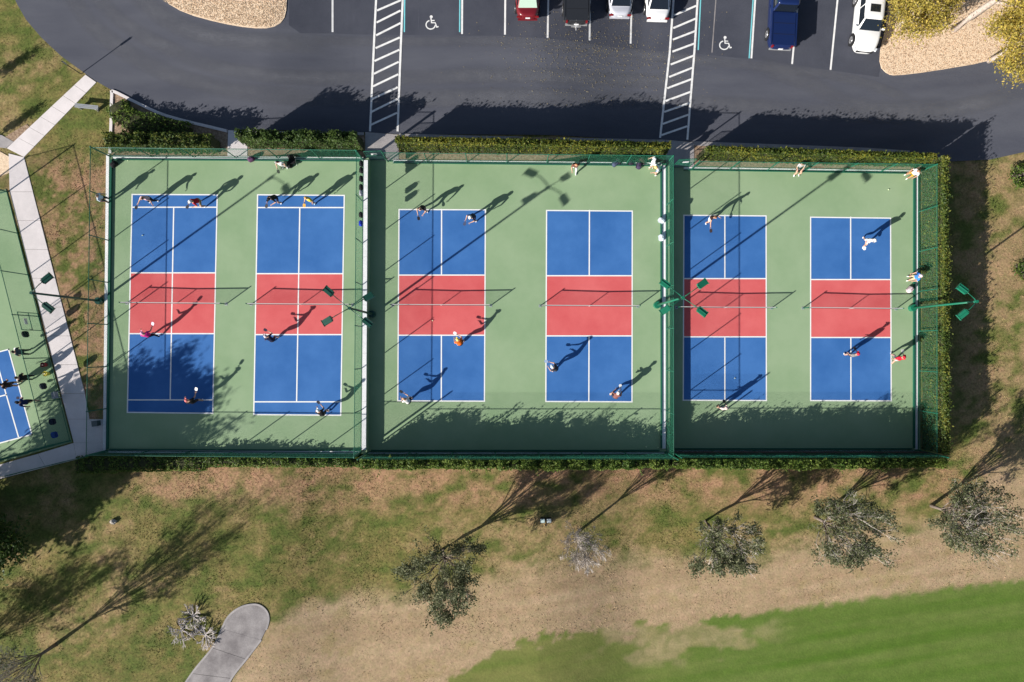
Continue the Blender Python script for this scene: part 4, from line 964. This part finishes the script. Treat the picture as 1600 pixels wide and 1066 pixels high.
# ------------------------------------------------------------------ people
SKIN = [mat('skin_light', (.52, .31, .22), .6), mat('skin_tan', (.40, .22, .14), .6), mat('skin_brown', (.20, .10, .06), .6)]
def cloth(r, g, b):
    n = 'cloth_%d_%d_%d' % (r, g, b); c = srgb(r, g, b); return mat(n, c, .85, tuple(v * .8 for v in c), 14, 3)
def hairm(r, g, b):
    n = 'hair_%d_%d_%d' % (r, g, b); return mat(n, srgb(r, g, b), .6)
PEOPLE = []
def pose(kind, rnd):
    """joints, facing +X, z up"""
    j = {}
    if kind == 'sit':
        j = dict(pel=(-.05, 0, .50), chest=(-.02, 0, .92), neck=(0, 0, 1.06), head=(.03, 0, 1.22), kneeL=(.40, .15, .50), kneeR=(.42, -.14, .49), ankL=(.42, .16, .09), ankR=(.46, -.15, .09), elL=(.08, .27, .78), elR=(.10, -.27, .78), wrL=(.28, .17, .60), wrR=(.30, -.17, .60))
    elif kind == 'stand':
        j = dict(pel=(0, 0, .93), chest=(.03, 0, 1.34), neck=(.05, 0, 1.48), head=(.08, 0, 1.63), kneeL=(.05, .12, .50), kneeR=(.02, -.12, .50), ankL=(.0, .14, .08), ankR=(-.04, -.13, .08), elL=(.02, .27, 1.10), elR=(.06, -.28, 1.10), wrL=(.14, .27, .88), wrR=(.24, -.24, .95))
    elif kind == 'walk':
        j = dict(pel=(0, 0, .92), chest=(.06, 0, 1.33), neck=(.09, 0, 1.46), head=(.13, 0, 1.61), kneeL=(.22, .10, .50), kneeR=(-.05, -.10, .47), ankL=(.28, .11, .08), ankR=(-.34, -.11, .16), elL=(-.12, .27, 1.08), elR=(.16, -.27, 1.08), wrL=(-.10, .27, .85), wrR=(.34, -.22, 1.0))
    elif kind == 'crouch':
        j = dict(pel=(-.12, 0, .88), chest=(.08, 0, 1.26), neck=(.15, 0, 1.39), head=(.23, 0, 1.53), kneeL=(.10, .20, .49), kneeR=(.08, -.20, .49), ankL=(-.08, .25, .08), ankR=(-.10, -.25, .08), elL=(.14, .30, 1.04), elR=(.18, -.31, 1.02), wrL=(.38, .17, .98), wrR=(.42, -.22, .96))
    elif kind == 'reach':
        j = dict(pel=(-.02, 0, .88), chest=(.07, 0, 1.29), neck=(.10, .02, 1.42), head=(.15, .03, 1.57), kneeL=(.02, .18, .49), kneeR=(.18, -.15, .49), ankL=(-.20, .24, .09), ankR=(.14, -.24, .08), elL=(.06, .33, 1.12), elR=(.32, -.30, 1.14), wrL=(.20, .46, 1.06), wrR=(.58, -.36, 1.06))
    elif kind == 'swing':
        j = dict(pel=(-.02, 0, .89), chest=(.08, 0, 1.30), neck=(.12, .02, 1.43), head=(.18, .03, 1.57), kneeL=(.16, .15, .50), kneeR=(-.02, -.17, .49), ankL=(.16, .20, .08), ankR=(-.20, -.22, .10), elL=(.26, .28, 1.16), elR=(.10, -.38, 1.22), wrL=(.44, .20, 1.12), wrR=(.22, -.60, 1.30))
    jj = {k: Vector(v) + Vector((rnd.uniform(-.02, .02), rnd.uniform(-.02, .02), 0)) for k, v in j.items()}
    return jj
def person(label, feet, z, face, kind, shirt, bottom, hair, skin=0, hat=None, shoes=(235, 235, 235), long=False, sleeve=.55, scale=1.05, paddle=None, seed=0, ground=None):
    PEOPLE.append(dict(label=label, feet=feet, z=z, face=face, kind=kind, shirt=shirt, bottom=bottom, hair=hair, skin=skin, hat=hat, shoes=shoes, long=long, sleeve=sleeve, scale=scale, paddle=paddle, seed=seed))
WHT = (240, 240, 238); BLK = (28, 28, 32); NVY = (30, 36, 70); GRY = (130, 132, 136); KHA = (150, 130, 100)
S_, N_, E_, W_ = -90, 90, 0, 180
# left pair of courts
person('player in a pale pink top and dark leggings reaching low', (242, 314), ZL, S_ - 25, 'reach', (226, 190, 200), BLK, (90, 60, 40), long=True, paddle=(40, 40, 46), sleeve=.2)
person('player in a red shirt and white cap on the far left court', (319, 318), ZL, S_ - 50, 'crouch', (190, 24, 40), KHA, (200, 200, 200), hat=WHT, paddle=(60, 60, 66))
person('player in a black shirt and black cap on the second court', (436, 313), ZL, S_ - 35, 'crouch', BLK, NVY, (30, 26, 24), hat=BLK, paddle=(70, 70, 76))
person('player in a yellow shirt at the top of the second court', (490, 316), ZL, S_ - 30, 'stand', (232, 205, 60), (60, 60, 66), (200, 150, 90), shoes=(170, 210, 230), paddle=(200, 150, 60))
person('person in white with black hair by the top fence', (446, 261), ZL, S_, 'stand', WHT, WHT, (24, 22, 22), long=True, paddle=(50, 60, 50))
person('player in a bright pink shirt and black leggings', (244, 525), ZL, N_ + 30, 'swing', (222, 40, 140), BLK, (50, 36, 30), hat=(236, 170, 200), long=True, paddle=(210, 205, 225))
person('player in a black shirt and coral cap in the tree shadow', (312, 626), ZL, N_ + 40, 'swing', BLK, (60, 50, 50), (200, 120, 110), hat=(236, 130, 125), paddle=WHT)
person('player in a navy shirt and pale cap on the second court', (432, 531), ZL, N_ + 40, 'crouch', NVY, (48, 50, 66), (120, 110, 110), hat=(205, 198, 205), paddle=(40, 40, 60))
person('player in black with a white cap, lowest on the second court', (509, 645), ZL, N_ + 25, 'crouch', BLK, (70, 66, 66), (120, 110, 100), hat=WHT, paddle=(50, 50, 60))
person('spectator in a light blue and white shirt standing by the left fence', (171, 314), ZL, E_, 'stand', (214, 226, 238), (50, 60, 62), (120, 110, 100), long=True)
# middle pair
person('player with black hair and dark top on the third court', (663, 328), ZM, S_ - 15, 'crouch', (40, 34, 38), (120, 100, 104), (24, 20, 20), sleeve=.1, paddle=(34, 30, 34))
person('player in navy with a white cap on the third court', (741, 341), ZM, S_ - 40, 'crouch', (40, 46, 74), NVY, (180, 180, 180), hat=WHT, paddle=(70, 80, 110))
person('player in an orange and yellow shirt on the third court', (721, 537), ZM, N_ + 35, 'crouch', (240, 110, 20), BLK, (240, 220, 110), hat=(250, 226, 120), paddle=WHT)
person('player in a white shirt and black shorts on the third court', (641, 626), ZM, N_ + 45, 'crouch', WHT, BLK, (214, 170, 130), paddle=(50, 50, 56))
person('player in dark clothes with a pale cap on the fourth court', (867, 576), ZM, N_ + 60, 'crouch', (60, 62, 72), (46, 44, 54), (190, 200, 210), hat=(214, 230, 240), paddle=(150, 170, 200))
person('player in a rust brown shirt and white cap', (958, 619), ZM, N_ - 20, 'crouch', (130, 84, 80), (70, 66, 70), (230, 230, 230), hat=WHT, paddle=WHT)
person('person in a brown vest and white trousers by the top fence', (897, 264), ZM, S_, 'walk', (120, 76, 60), WHT, (190, 130, 90), long=True)
person('person in all white standing in the top right corner of the middle courts', (1017, 259), ZM, W_, 'stand', WHT, WHT, (80, 66, 60), long=True, hat=WHT)
person('person in a yellow cap and white shirt in the middle courts\' corner', (1024, 268), ZM, W_ + 20, 'crouch', WHT, (110, 140, 200), (235, 200, 120), hat=(240, 214, 140))
# right pair
person('player in a brown top and white shorts on the fifth court', (1106, 343), ZR, S_ + 20, 'reach', (70, 44, 40), WHT, (120, 80, 50), skin=0, sleeve=.1, paddle=(60, 50, 50))
person('player dressed all in white on the far right court', (1348, 378), ZR, S_ - 20, 'walk', (246, 246, 244), (246, 246, 244), (240, 240, 236), hat=WHT, paddle=WHT)
person('player in a grey shirt and red cap on the far right court', (1322, 555), ZR, N_, 'stand', (128, 128, 128), (50, 48, 54), (190, 40, 60), hat=(206, 40, 66), paddle=(60, 60, 70))
person('player in a red shirt and red cap at the right sideline', (1391, 561), ZR, N_ - 20, 'walk', (226, 26, 50), (240, 215, 205), (170, 40, 50), hat=(200, 40, 56), paddle=(240, 236, 226))
person('player in a pale pink shirt standing in the hedge shadow', (1123, 637), ZR, N_, 'stand', (250, 222, 216), BLK, (236, 190, 170), hat=(248, 216, 206), paddle=(30, 30, 34), shoes=BLK)
person('person in black and white sitting against the top fence of the right courts', (1244, 273), ZR, S_, 'sit', (226, 214, 220), BLK, (20, 20, 22))
person('person in white with a yellow bag in the top right corner of the right courts', (1416, 276), ZR, W_ + 30, 'stand', WHT, (200, 150, 60), (120, 90, 60), skin=1)
person('person in a blue shirt and pink hat by the right fence', (1419, 435.5), ZR, W_, 'stand', (60, 130, 214), (206, 190, 150), (120, 100, 90), hat=(240, 214, 220))
# small angled court
person('player in dark grey nearest the gate of the small court', (49, 550), 0.0, W_, 'stand', (74, 84, 92), (34, 40, 44), (40, 34, 30), long=True, paddle=WHT)
person('player in black standing by the sideline of the small angled court', (54, 590), 0.0, W_ - 15, 'stand', (22, 24, 30), (26, 30, 36), (30, 24, 22), long=True)
person('player in dark brown with bare legs at the left edge', (30, 600), 0.0, W_ - 20, 'stand', (48, 34, 40), (70, 60, 70), (60, 40, 34), skin=1)
person('player in navy with a dark cap on the small court', (57, 627), 0.0, W_ - 12, 'walk', (30, 42, 92), (30, 34, 50), (30, 30, 40), hat=(24, 28, 40), paddle=(30, 34, 60), shoes=(180, 190, 200))

def build_people():
    temps = []
    for i, s in enumerate(PEOPLE):
        rnd = random.Random(100 + i); j = pose(s['kind'], rnd)
        n = {}; vs = []; es = []; rad = []; part = []
        def V(k, p, r): n[k] = len(vs); vs.append(Vector(p)); rad.append(r)
        up = (j['chest'] - j['pel']).normalized(); side = Vector((0, 1, 0))
        V('pel', j['pel'], (.145, .115)); V('waist', j['pel'].lerp(j['chest'], .45), (.135, .105)); V('chest', j['chest'], (.165, .12)); V('neck', j['neck'], (.058, .058)); V('jaw', j['neck'].lerp(j['head'], .5), (.075, .075)); V('head', j['head'], (.098, .098)); V('crown', j['head'] + (j['head'] - j['neck']).normalized() * .085, (.075, .075))
        es += [(n['pel'], n['waist']), (n['waist'], n['chest']), (n['chest'], n['neck']), (n['neck'], n['jaw']), (n['jaw'], n['head']), (n['head'], n['crown'])]
        part += ['torso', 'torso', 'torso', 'neck', 'head', 'head']
        for q, sg in (('L', 1), ('R', -1)):
            hip = j['pel'] + side * (.095 * sg) - up * .05; sh = j['chest'] + side * (.185 * sg) + up * .06
            V('hip' + q, hip, (.10, .10)); V('knee' + q, j['knee' + q], (.062, .062)); V('calf' + q, j['knee' + q].lerp(j['ank' + q], .35), (.060, .060)); V('ank' + q, j['ank' + q], (.042, .042)); V('toe' + q, j['ank' + q] + Vector((.15, .02 * sg, -.035)), (.043, .036))
            V('sh' + q, sh, (.062, .062)); V('el' + q, j['el' + q], (.043, .043)); V('wr' + q, j['wr' + q], (.030, .030)); dh = (j['wr' + q] - j['el' + q]).normalized(); V('palm' + q, j['wr' + q] + dh * .075, (.040, .022))
            for a, b, pn in (('pel', 'hip' + q, 'hip'), ('hip' + q, 'knee' + q, 'thigh'), ('knee' + q, 'calf' + q, 'calf'), ('calf' + q, 'ank' + q, 'calf'), ('ank' + q, 'toe' + q, 'foot'), ('chest', 'sh' + q, 'torso'), ('sh' + q, 'el' + q, 'uarm'), ('el' + q, 'wr' + q, 'farm'), ('wr' + q, 'palm' + q, 'farm')):
                es.append((n[a], n[b])); part.append(pn)
        me = bpy.data.meshes.new('tmp'); me.from_pydata([tuple(v) for v in vs], es, []); me.update()
        o = bpy.data.objects.new('tmp', me); C.objects.link(o)
        md = o.modifiers.new('s', 'SKIN'); sv = me.skin_vertices[0].data
        for k, r in enumerate(rad): sv[k].radius = (r[0] * 1.17, r[1] * 1.17) if k not in (4, 5, 6) else (r[0] * 1.06, r[1] * 1.06); sv[k].use_root = (k == 0)
        md.use_smooth_shade = True; sb = o.modifiers.new('b', 'SUBSURF'); sb.levels = 1; sb.render_levels = 1
        temps.append((o, vs, es, part, j, n))
    dg = bpy.context.evaluated_depsgraph_get(); dg.update()
    for (o, vs, es, part, j, n), s in zip(temps, PEOPLE):
        me = bpy.data.meshes.new_from_object(o.evaluated_get(dg)); me.name = 'body'
        sk = SKIN[s['skin']]; mats = [sk, cloth(*s['shirt']), cloth(*s['bottom']), cloth(*s['shoes']), hairm(*s['hair'])]
        bm = bmesh.new(); bm.from_mesh(me)
        A = np.array([vs[a] for a, b in es]); B = np.array([vs[b] for a, b in es]); D = B - A; DD = (D * D).sum(1)
        hc = vs[n['head']]; fwd = Vector((1, 0, 0))
        for f in bm.faces:
            c = f.calc_center_median(); p = np.array(c); tt = np.clip(((p - A) * D).sum(1) / DD, 0, 1); dist = np.linalg.norm(A + D * tt[:, None] - p, axis=1); k = int(dist.argmin()); pn = part[k]; t_ = tt[k]
            mi = 0
            if pn == 'torso': mi = 1 if not (k == 2 and t_ > .75) else 0
            elif pn == 'hip': mi = 2
            elif pn == 'thigh': mi = 2 if (s['long'] or t_ < .78) else 0
            elif pn == 'calf': mi = 2 if s['long'] else 0
            elif pn == 'foot': mi = 3
            elif pn == 'uarm': mi = 1 if t_ < s['sleeve'] + .2 else 0
            elif pn == 'head':
                q = c - hc; mi = 4 if (q.x < .03 and q.z > -.06) or q.z > .05 else 0
            if k == 0 and t_ < .30 and pn == 'torso': mi = 2
            f.material_index = mi; f.smooth = True
        mis = [f.material_index for f in bm.faces]
        me.materials.clear()
        for m in mats + [mat('lips', (.35, .12, .10), .5)]: me.materials.append(m)
        bm.to_mesh(me); bm.free()
        # fingers, face: added to the same mesh
        ex = MB()
        for q, sg in (('L', 1), ('R', -1)):
            dh = (j['wr' + q] - j['el' + q]).normalized(); pc = vs[n['palm' + q]]; lat = dh.cross(Vector((0, 0, 1))); lat = lat.normalized() if lat.length > .1 else Vector((0, 1, 0)); dn = dh.cross(lat).normalized()
            if dn.z > 0: dn = -dn
            for fi, (off, ln) in enumerate(((-.032, .070), (-.011, .082), (.011, .078), (.031, .060))):
                b = pc + dh * .03 + lat * off; m1 = b + dh * ln * .5 + dn * .012; e = m1 + dh * ln * .30 + dn * .035
                ex.tube([b, m1, e], [.0095, .009, .0075], 5)
            b = pc + lat * (-.035 * sg) - dh * .01; ex.tube([b, b + lat * (-.028 * sg) + dh * .03, b + lat * (-.03 * sg) + dh * .058 + dn * .015], [.0115, .010, .008], 5)
        hx = hc
        ex.ell(hx + Vector((.105, 0, -.012)), (.022, .014, .022), 6, 4)
        for sg in (1, -1):
            ex.ell(hx + Vector((.0, .098 * sg, -.012)), (.022, .012, .032), 6, 4)
            ex.ell(hx + Vector((.090, .034 * sg, .014)), (.010, .013, .008), 6, 4, 4)
        ex.ell(hx + Vector((.092, 0, -.056)), (.010, .026, .007), 6, 4, 5)
        tmp = ex.build('tmp2', mats + [mat('lips', (.35, .12, .10), .5)]); 
        bm = bmesh.new(); bm.from_mesh(me); bm.from_mesh(tmp.data); bm.to_mesh(me); bm.free(); d2 = tmp.data; bpy.data.objects.remove(tmp); bpy.data.meshes.remove(d2)
        loc = P(*s['feet'], s['z']); sc = s['scale']
        foot = (j['ankL'] + j['ankR']) / 2; rz = math.radians(s['face'])
        root = empty('person', (0, 0, 0), rz); tag(root, s['label'], 'person', None)
        R = Matrix.Rotation(rz, 3, 'Z'); zmin = min(v.co.z for v in me.vertices)
        root.location = loc - R @ Vector((foot.x, foot.y, 0)) * sc; root.location.z = s['z'] - zmin * sc + .004; root.scale = (sc, sc, sc)
        link('body', me, root)
        if s['hat']:
            hm = cloth(*s['hat']); mb = MB(); seg = 14; vv = []; ff = []
            for i2 in range(5):
                ph = math.pi / 2 * i2 / 4
                for k in range(seg):
                    a = 2 * math.pi * k / seg; vv.append((hx.x - .005 + .118 * math.cos(a) * math.cos(ph), hx.y + .112 * math.sin(a) * math.cos(ph), hx.z + .028 + .095 * math.sin(ph)))
            for i2 in range(4):
                for k in range(seg): ff.append((i2 * seg + k, i2 * seg + (k + 1) % seg, (i2 + 1) * seg + (k + 1) % seg, (i2 + 1) * seg + k))
            mb.add(vv, ff); br = [(hx.x + .08 + .11 * math.sin(a), hx.y + .085 * math.cos(a), hx.z + .028 - .03 * math.sin(a)) for a in np.linspace(0, math.pi, 8)]
            low = [(a, b, c - .006) for a, b, c in br]; mb.add(br + low, [tuple(range(8)), tuple(range(15, 7, -1))] + [(i3, i3 + 1, 9 + i3, 8 + i3) for i3 in range(7)]); mb.build('cap', hm, root, True)
        if s['paddle']:
            dh = (j['wrR'] - j['elR']).normalized(); hp = vs[n['palmR']] + dh * .05; hpw = root.location + R @ (hp * sc); dw = R @ dh
            t = empty('pickleball_paddle', hpw); q = (dw + Vector((0, 0, .12))).to_track_quat('X', 'Z'); t.rotation_mode = 'QUATERNION'; t.rotation_quaternion = q
            tag(t, 'paddle held by ' + s['label'], 'paddle', 'pickleball paddles')
            mb = MB(); mb.tube([(-.06, 0, 0), (.07, 0, 0)], .016, 6); mb.build('handle', M_TRIM, t)
            out = [(.07 + .13 + .13 * (abs(math.cos(a)) ** .6) * (1 if math.cos(a) > 0 else -1), .10 * (abs(math.sin(a)) ** .6) * (1 if math.sin(a) > 0 else -1)) for a in [2 * math.pi * (k + .5) / 20 for k in range(20)]]
            mb = MB(); mb.prism(out, -.007, .007); mb.build('blade', cloth(*s['paddle']), t)
    for o, *_ in temps:
        me = o.data; bpy.data.objects.remove(o); bpy.data.meshes.remove(me)
build_people()

# ------------------------------------------------------------------ bags, chairs, balls, small things
def bag(label, at, z, hang, col, w=.34, h=.46, d=.2, rz=0.0, name='sports_bag', group='bags left round the courts'):
    k = P(at[0], at[1], z); t = empty(name, (k.x, k.y, z + hang), rz); tag(t, label, 'bag', group)
    mb = MB()
    for zf, s in ((0, .80), (.08, .97), (.5, 1.0), (.82, .92), (.97, .66), (1.0, .4)):
        for k2 in range(12):
            a = 2 * math.pi * (k2 + .5) / 12; mb.v.append((w / 2 * s * math.copysign(abs(math.cos(a)) ** .55, math.cos(a)), d / 2 * s * math.copysign(abs(math.sin(a)) ** .55, math.sin(a)), zf * h))
    for i in range(5):
        for k2 in range(12): mb.f.append((i * 12 + k2, i * 12 + (k2 + 1) % 12, (i + 1) * 12 + (k2 + 1) % 12, (i + 1) * 12 + k2)); mb.m.append(0)
    mb.f += [tuple(range(11, -1, -1)), tuple(60 + k2 for k2 in range(12))]; mb.m += [0, 0]
    mb.build('bag_body', cloth(*col), t, True)
    mb = MB(); mb.box((0, d / 2 + .02, h * .32), (w * .7, .06, h * .42)); mb.build('front_pocket', cloth(*[int(c * .8) for c in col]), t)
    mb = MB(); mb.tube([(-.08, 0, h * .95), (-.06, 0, h * 1.16), (.06, 0, h * 1.16), (.08, 0, h * .95)], .014, 5); mb.build('carry_strap', M_BLACK, t)
FX = lambda y: 568.0 + (567.5 - 564.0) * 0 - (y - 250) / 456 * 3.5
for y, col, lab in ((263, (26, 26, 30), 'black bag hanging highest on the fence between left and middle courts'), (273, (30, 30, 34), 'black bag hanging second from the top on the dividing fence'), (286, (24, 24, 26), 'black bag hanging third from the top on the dividing fence'), (299, (28, 26, 28), 'black bag hanging fourth from the top on the dividing fence'), (308, (170, 172, 180), 'pale grey bag with a bottle hanging on the dividing fence'), (341, (34, 34, 36), 'black bag hanging just above the blue one on the dividing fence'), (354, (30, 60, 190), 'bright blue bag hanging on the dividing fence')):
    bag(lab, (FX(y) + 2.5, y), ZL, 1.0, col, rz=math.radians(90), w=.4)
for x, y, z, col, lab in ((961, 257, ZM, (66, 76, 100), 'slate blue bag on the court by the top middle fence'), (966, 253, ZM, (38, 40, 46), 'black bag beside the slate blue bag by the top middle fence'), (985, 254, ZM, (34, 36, 46), 'black bag alone against the top middle fence'), (1003, 252, ZM, (60, 34, 36), 'dark maroon bag against the top middle fence'), (998, 260, ZM, (62, 52, 78), 'dark purple bag on the court by the top middle fence'), (1033, 345, ZM, (214, 226, 236), 'pale bag on the curb of the right side fence of the middle courts'), (1033, 372, ZM, (222, 234, 244), 'large pale bag on the lower part of the same curb'), (1420, 453, ZR, (214, 196, 202), 'pale pink bag below the person in the blue shirt'),
                         (180, 258, ZL, (30, 30, 34), 'black bag in the top left corner of the left courts'), (394, 250, ZL, (92, 60, 92), 'plum bag by the top fence near the path opening'), (454, 258, ZL, (22, 22, 24), 'black bag beside the person in white with black hair')):
    bag(lab, (x, y), z, .0, col, .5, .38, .32, rz=random.uniform(0, 3))
for x, y, col, lab in ((63, 523, (26, 30, 32), 'black bag hanging on the small court fence above the players'), (90, 602, (58, 66, 70), 'grey bag hanging on the small court fence below the yellow bucket'), (104, 656, (30, 40, 60), 'dark bag on the small court fence in the shade'), (107, 676, (40, 70, 150), 'blue bag lowest on the small court fence')):
    bag(lab, (x - 3, y), 0.0, 1.1, col, .45, .5, rz=math.radians(-75))
def bucket(label, at, z, col, ballcol):
    t = empty('ball_bucket', P(*at, z)); tag(t, label, 'bucket', 'ball buckets')
    mb = MB(); mb.tube([(0, 0, 0), (0, 0, .36), (0, 0, .38)], [.13, .165, .18], 16, cap=False); mb.tube([(0, 0, .01), (0, 0, .02)], [.13, .13], 16); mb.build('pail', cloth(*col), t)
    mb = MB()
    for k in range(12): mb.ell((.09 * math.cos(k * 2.4) * (k % 3) / 2, .09 * math.sin(k * 2.4) * (k % 3) / 2, .33 + .02 * (k % 2)), (.037, .037, .037), 8, 5)
    mb.build('balls', cloth(*ballcol), t, True)
    mb = MB(); mb.tube([(.17 * math.cos(a), 0, .36 + .12 * math.sin(a)) for a in np.linspace(0, math.pi, 9)], .006, 5); mb.build('handle', M_STEEL, t)
bucket('red bucket of balls by the small angled court fence', (72, 570), 0.0, (196, 60, 70), (205, 90, 96)); bucket('yellow bucket of balls by the small angled court fence', (76, 584), 0.0, (228, 214, 90), (236, 226, 110))
def chair(label, at, z, rz, col):
    t = empty('folding_chair', P(*at, z), rz); tag(t, label, 'chair', 'folding chairs')
    mb = MB(); mb.box((0, 0, .44), (.46, .46, .035)); mb.build('seat', cloth(*col), t)
    mb = MB(); mb.box((-.25, 0, .74), (.035, .46, .40), M=Matrix.Rotation(-.2, 3, 'Y')); mb.build('backrest', cloth(*col), t)
    for sx in (1, -1):
        for sy in (1, -1): mb = MB(); mb.tube([(sx * .24, sy * .22, 0), (sx * -.16 if sx > 0 else .16, sy * .22, .44)], .012, 5); mb.build('leg', M_STEEL, t)
    for sy in (1, -1): mb = MB(); mb.tube([(-.17, sy * .22, .42), (-.30, sy * .22, .95)], .013, 5); mb.build('back_post', M_STEEL, t)
chair('grey folding chair by the small angled court fence', (92, 617), 0.0, math.radians(190), (150, 155, 165))
chair('black folding chair by the top fence of the left courts', (459, 254), ZL, math.radians(-90), (24, 24, 26))
def ball(label, at, z):
    t = empty('pickleball', P(*at, z)); tag(t, label, 'ball', 'loose balls')
    mb = MB(); mb.ell((0, 0, .037), (.037, .037, .037), 14, 10); mb.build('shell', mat('ball_plastic', (.78, .85, .55), .5), t, True)
    mb = MB()
    for k in range(14):
        zz = 1 - 2 * (k + .5) / 14; a = k * 2.4; r = math.sqrt(1 - zz * zz); d = Vector((r * math.cos(a), r * math.sin(a), zz)); mb.tube([Vector((0, 0, .037)) + d * .036, Vector((0, 0, .037)) + d * .0375], .004, 5)
    mb.build('holes', M_TRIM, t)
for at, z, lab in (((223, 368), ZL, 'ball lying on the upper blue box of the far left court'), ((676, 501), ZM, 'ball lying in the red zone of the third court'), ((1388, 296.5), ZR, 'ball lying near the top right corner of the right courts'), ((1148, 591), ZR, 'ball lying on the lower blue box of the fifth court'), ((1009.5, 698.5), ZM, 'ball at the bottom of the middle courts'), ((1028.5, 699), ZM, 'ball in the bottom right corner of the middle courts'), ((200.5, 251), ZL, 'ball by the top left curb of the left courts')): ball(lab, at, z)
# sign post by the road
b = G(127, 116); t = empty('sign_post', b, math.atan2(SDY, SDX)); tag(t, 'thin post with a small sign blade at the edge of the curved road', 'sign')
mb = MB(); mb.tube([(0, 0, -.1), (0, 0, 2.15)], .03, 6); mb.build('post', M_TRIM, t)
mb = MB(); mb.box((.03, 0, 1.88), (.012, .15, .42)); mb.build('sign_plate', M_STEEL, t)
# backless bench
b = G(141, 170); t = empty('bench', b, math.radians(-6)); tag(t, 'pale grey backless bench on the grass by the planting bed', 'bench')
for k in range(3): mb = MB(); mb.box((0, -.1 + .1 * k, .44), (1.65, .08, .035)); mb.build('slat', M_STEEL, t)
for s in (-1, 1): mb = MB(); mb.box((s * .6, 0, .21), (.05, .3, .42)); mb.build('leg', M_STEEL, t)
# utility box on the walk
b = G(154, 661, .04); t = empty('utility_box', b, .1); tag(t, 'small dark utility box on the walkway by the left fence', 'utility box')
mb = MB(); mb.box((0, 0, .22), (.34, .36, .44)); mb.build('cabinet', mat('dark_grey_enclosure', (.05, .055, .06), .5), t)
mb = MB(); mb.box((0, 0, .46), (.38, .40, .04)); mb.build('lid', mat('grey_enclosure_lid', (.12, .125, .13), .5), t)
# irrigation valve boxes on the lawn
for px_, lab, c in ((847.5, 'left one of two pale valve boxes on the lawn', (.50, .62, .60)), (857.5, 'right one of two pale valve boxes on the lawn', (.66, .72, .70))):
    b = G(px_, 812.5); t = empty('valve_box', b, .05); tag(t, lab, 'valve box', 'irrigation valve boxes')
    mb = MB(); mb.box((0, 0, .10), (.36, .36, .34), top=.9); mb.build('housing', mat('dark_valve_housing', (.03, .035, .035), .6), t)
    mb = MB(); mb.box((0, 0, .285), (.29, .27, .03)); mb.build('lid', mat('valve_lid_%d' % px_, c, .6), t)
b = G(852.5, 819.5); t = empty('irrigation_pipe', b); tag(t, 'short brown pipe stub below the two valve boxes', 'pipe')
mb = MB(); mb.tube([(0, 0, -.05), (0, 0, .25)], .05, 8); mb.build('pipe', mat('brown_pipe', (.10, .05, .04), .6), t); mb = MB(); mb.tube([(0, 0, .25), (0, 0, .30)], .065, 8); mb.build('cap', M_TRIM, t)
# rock
b = G(178, 815); mb = MB(); mb.ell((0, 0, .08), (.24, .19, .16), 12, 8)
rr_ = random.Random(4); mb.v = [tuple(Vector(v) * rr_.uniform(.85, 1.15)) for v in mb.v]
o = mb.build('rock', mat('pale_rock', (.50, .46, .42), .9, (.30, .27, .24), 8)); o.location = b; tag(o, 'small pale rock alone on the lower left lawn', 'rock')
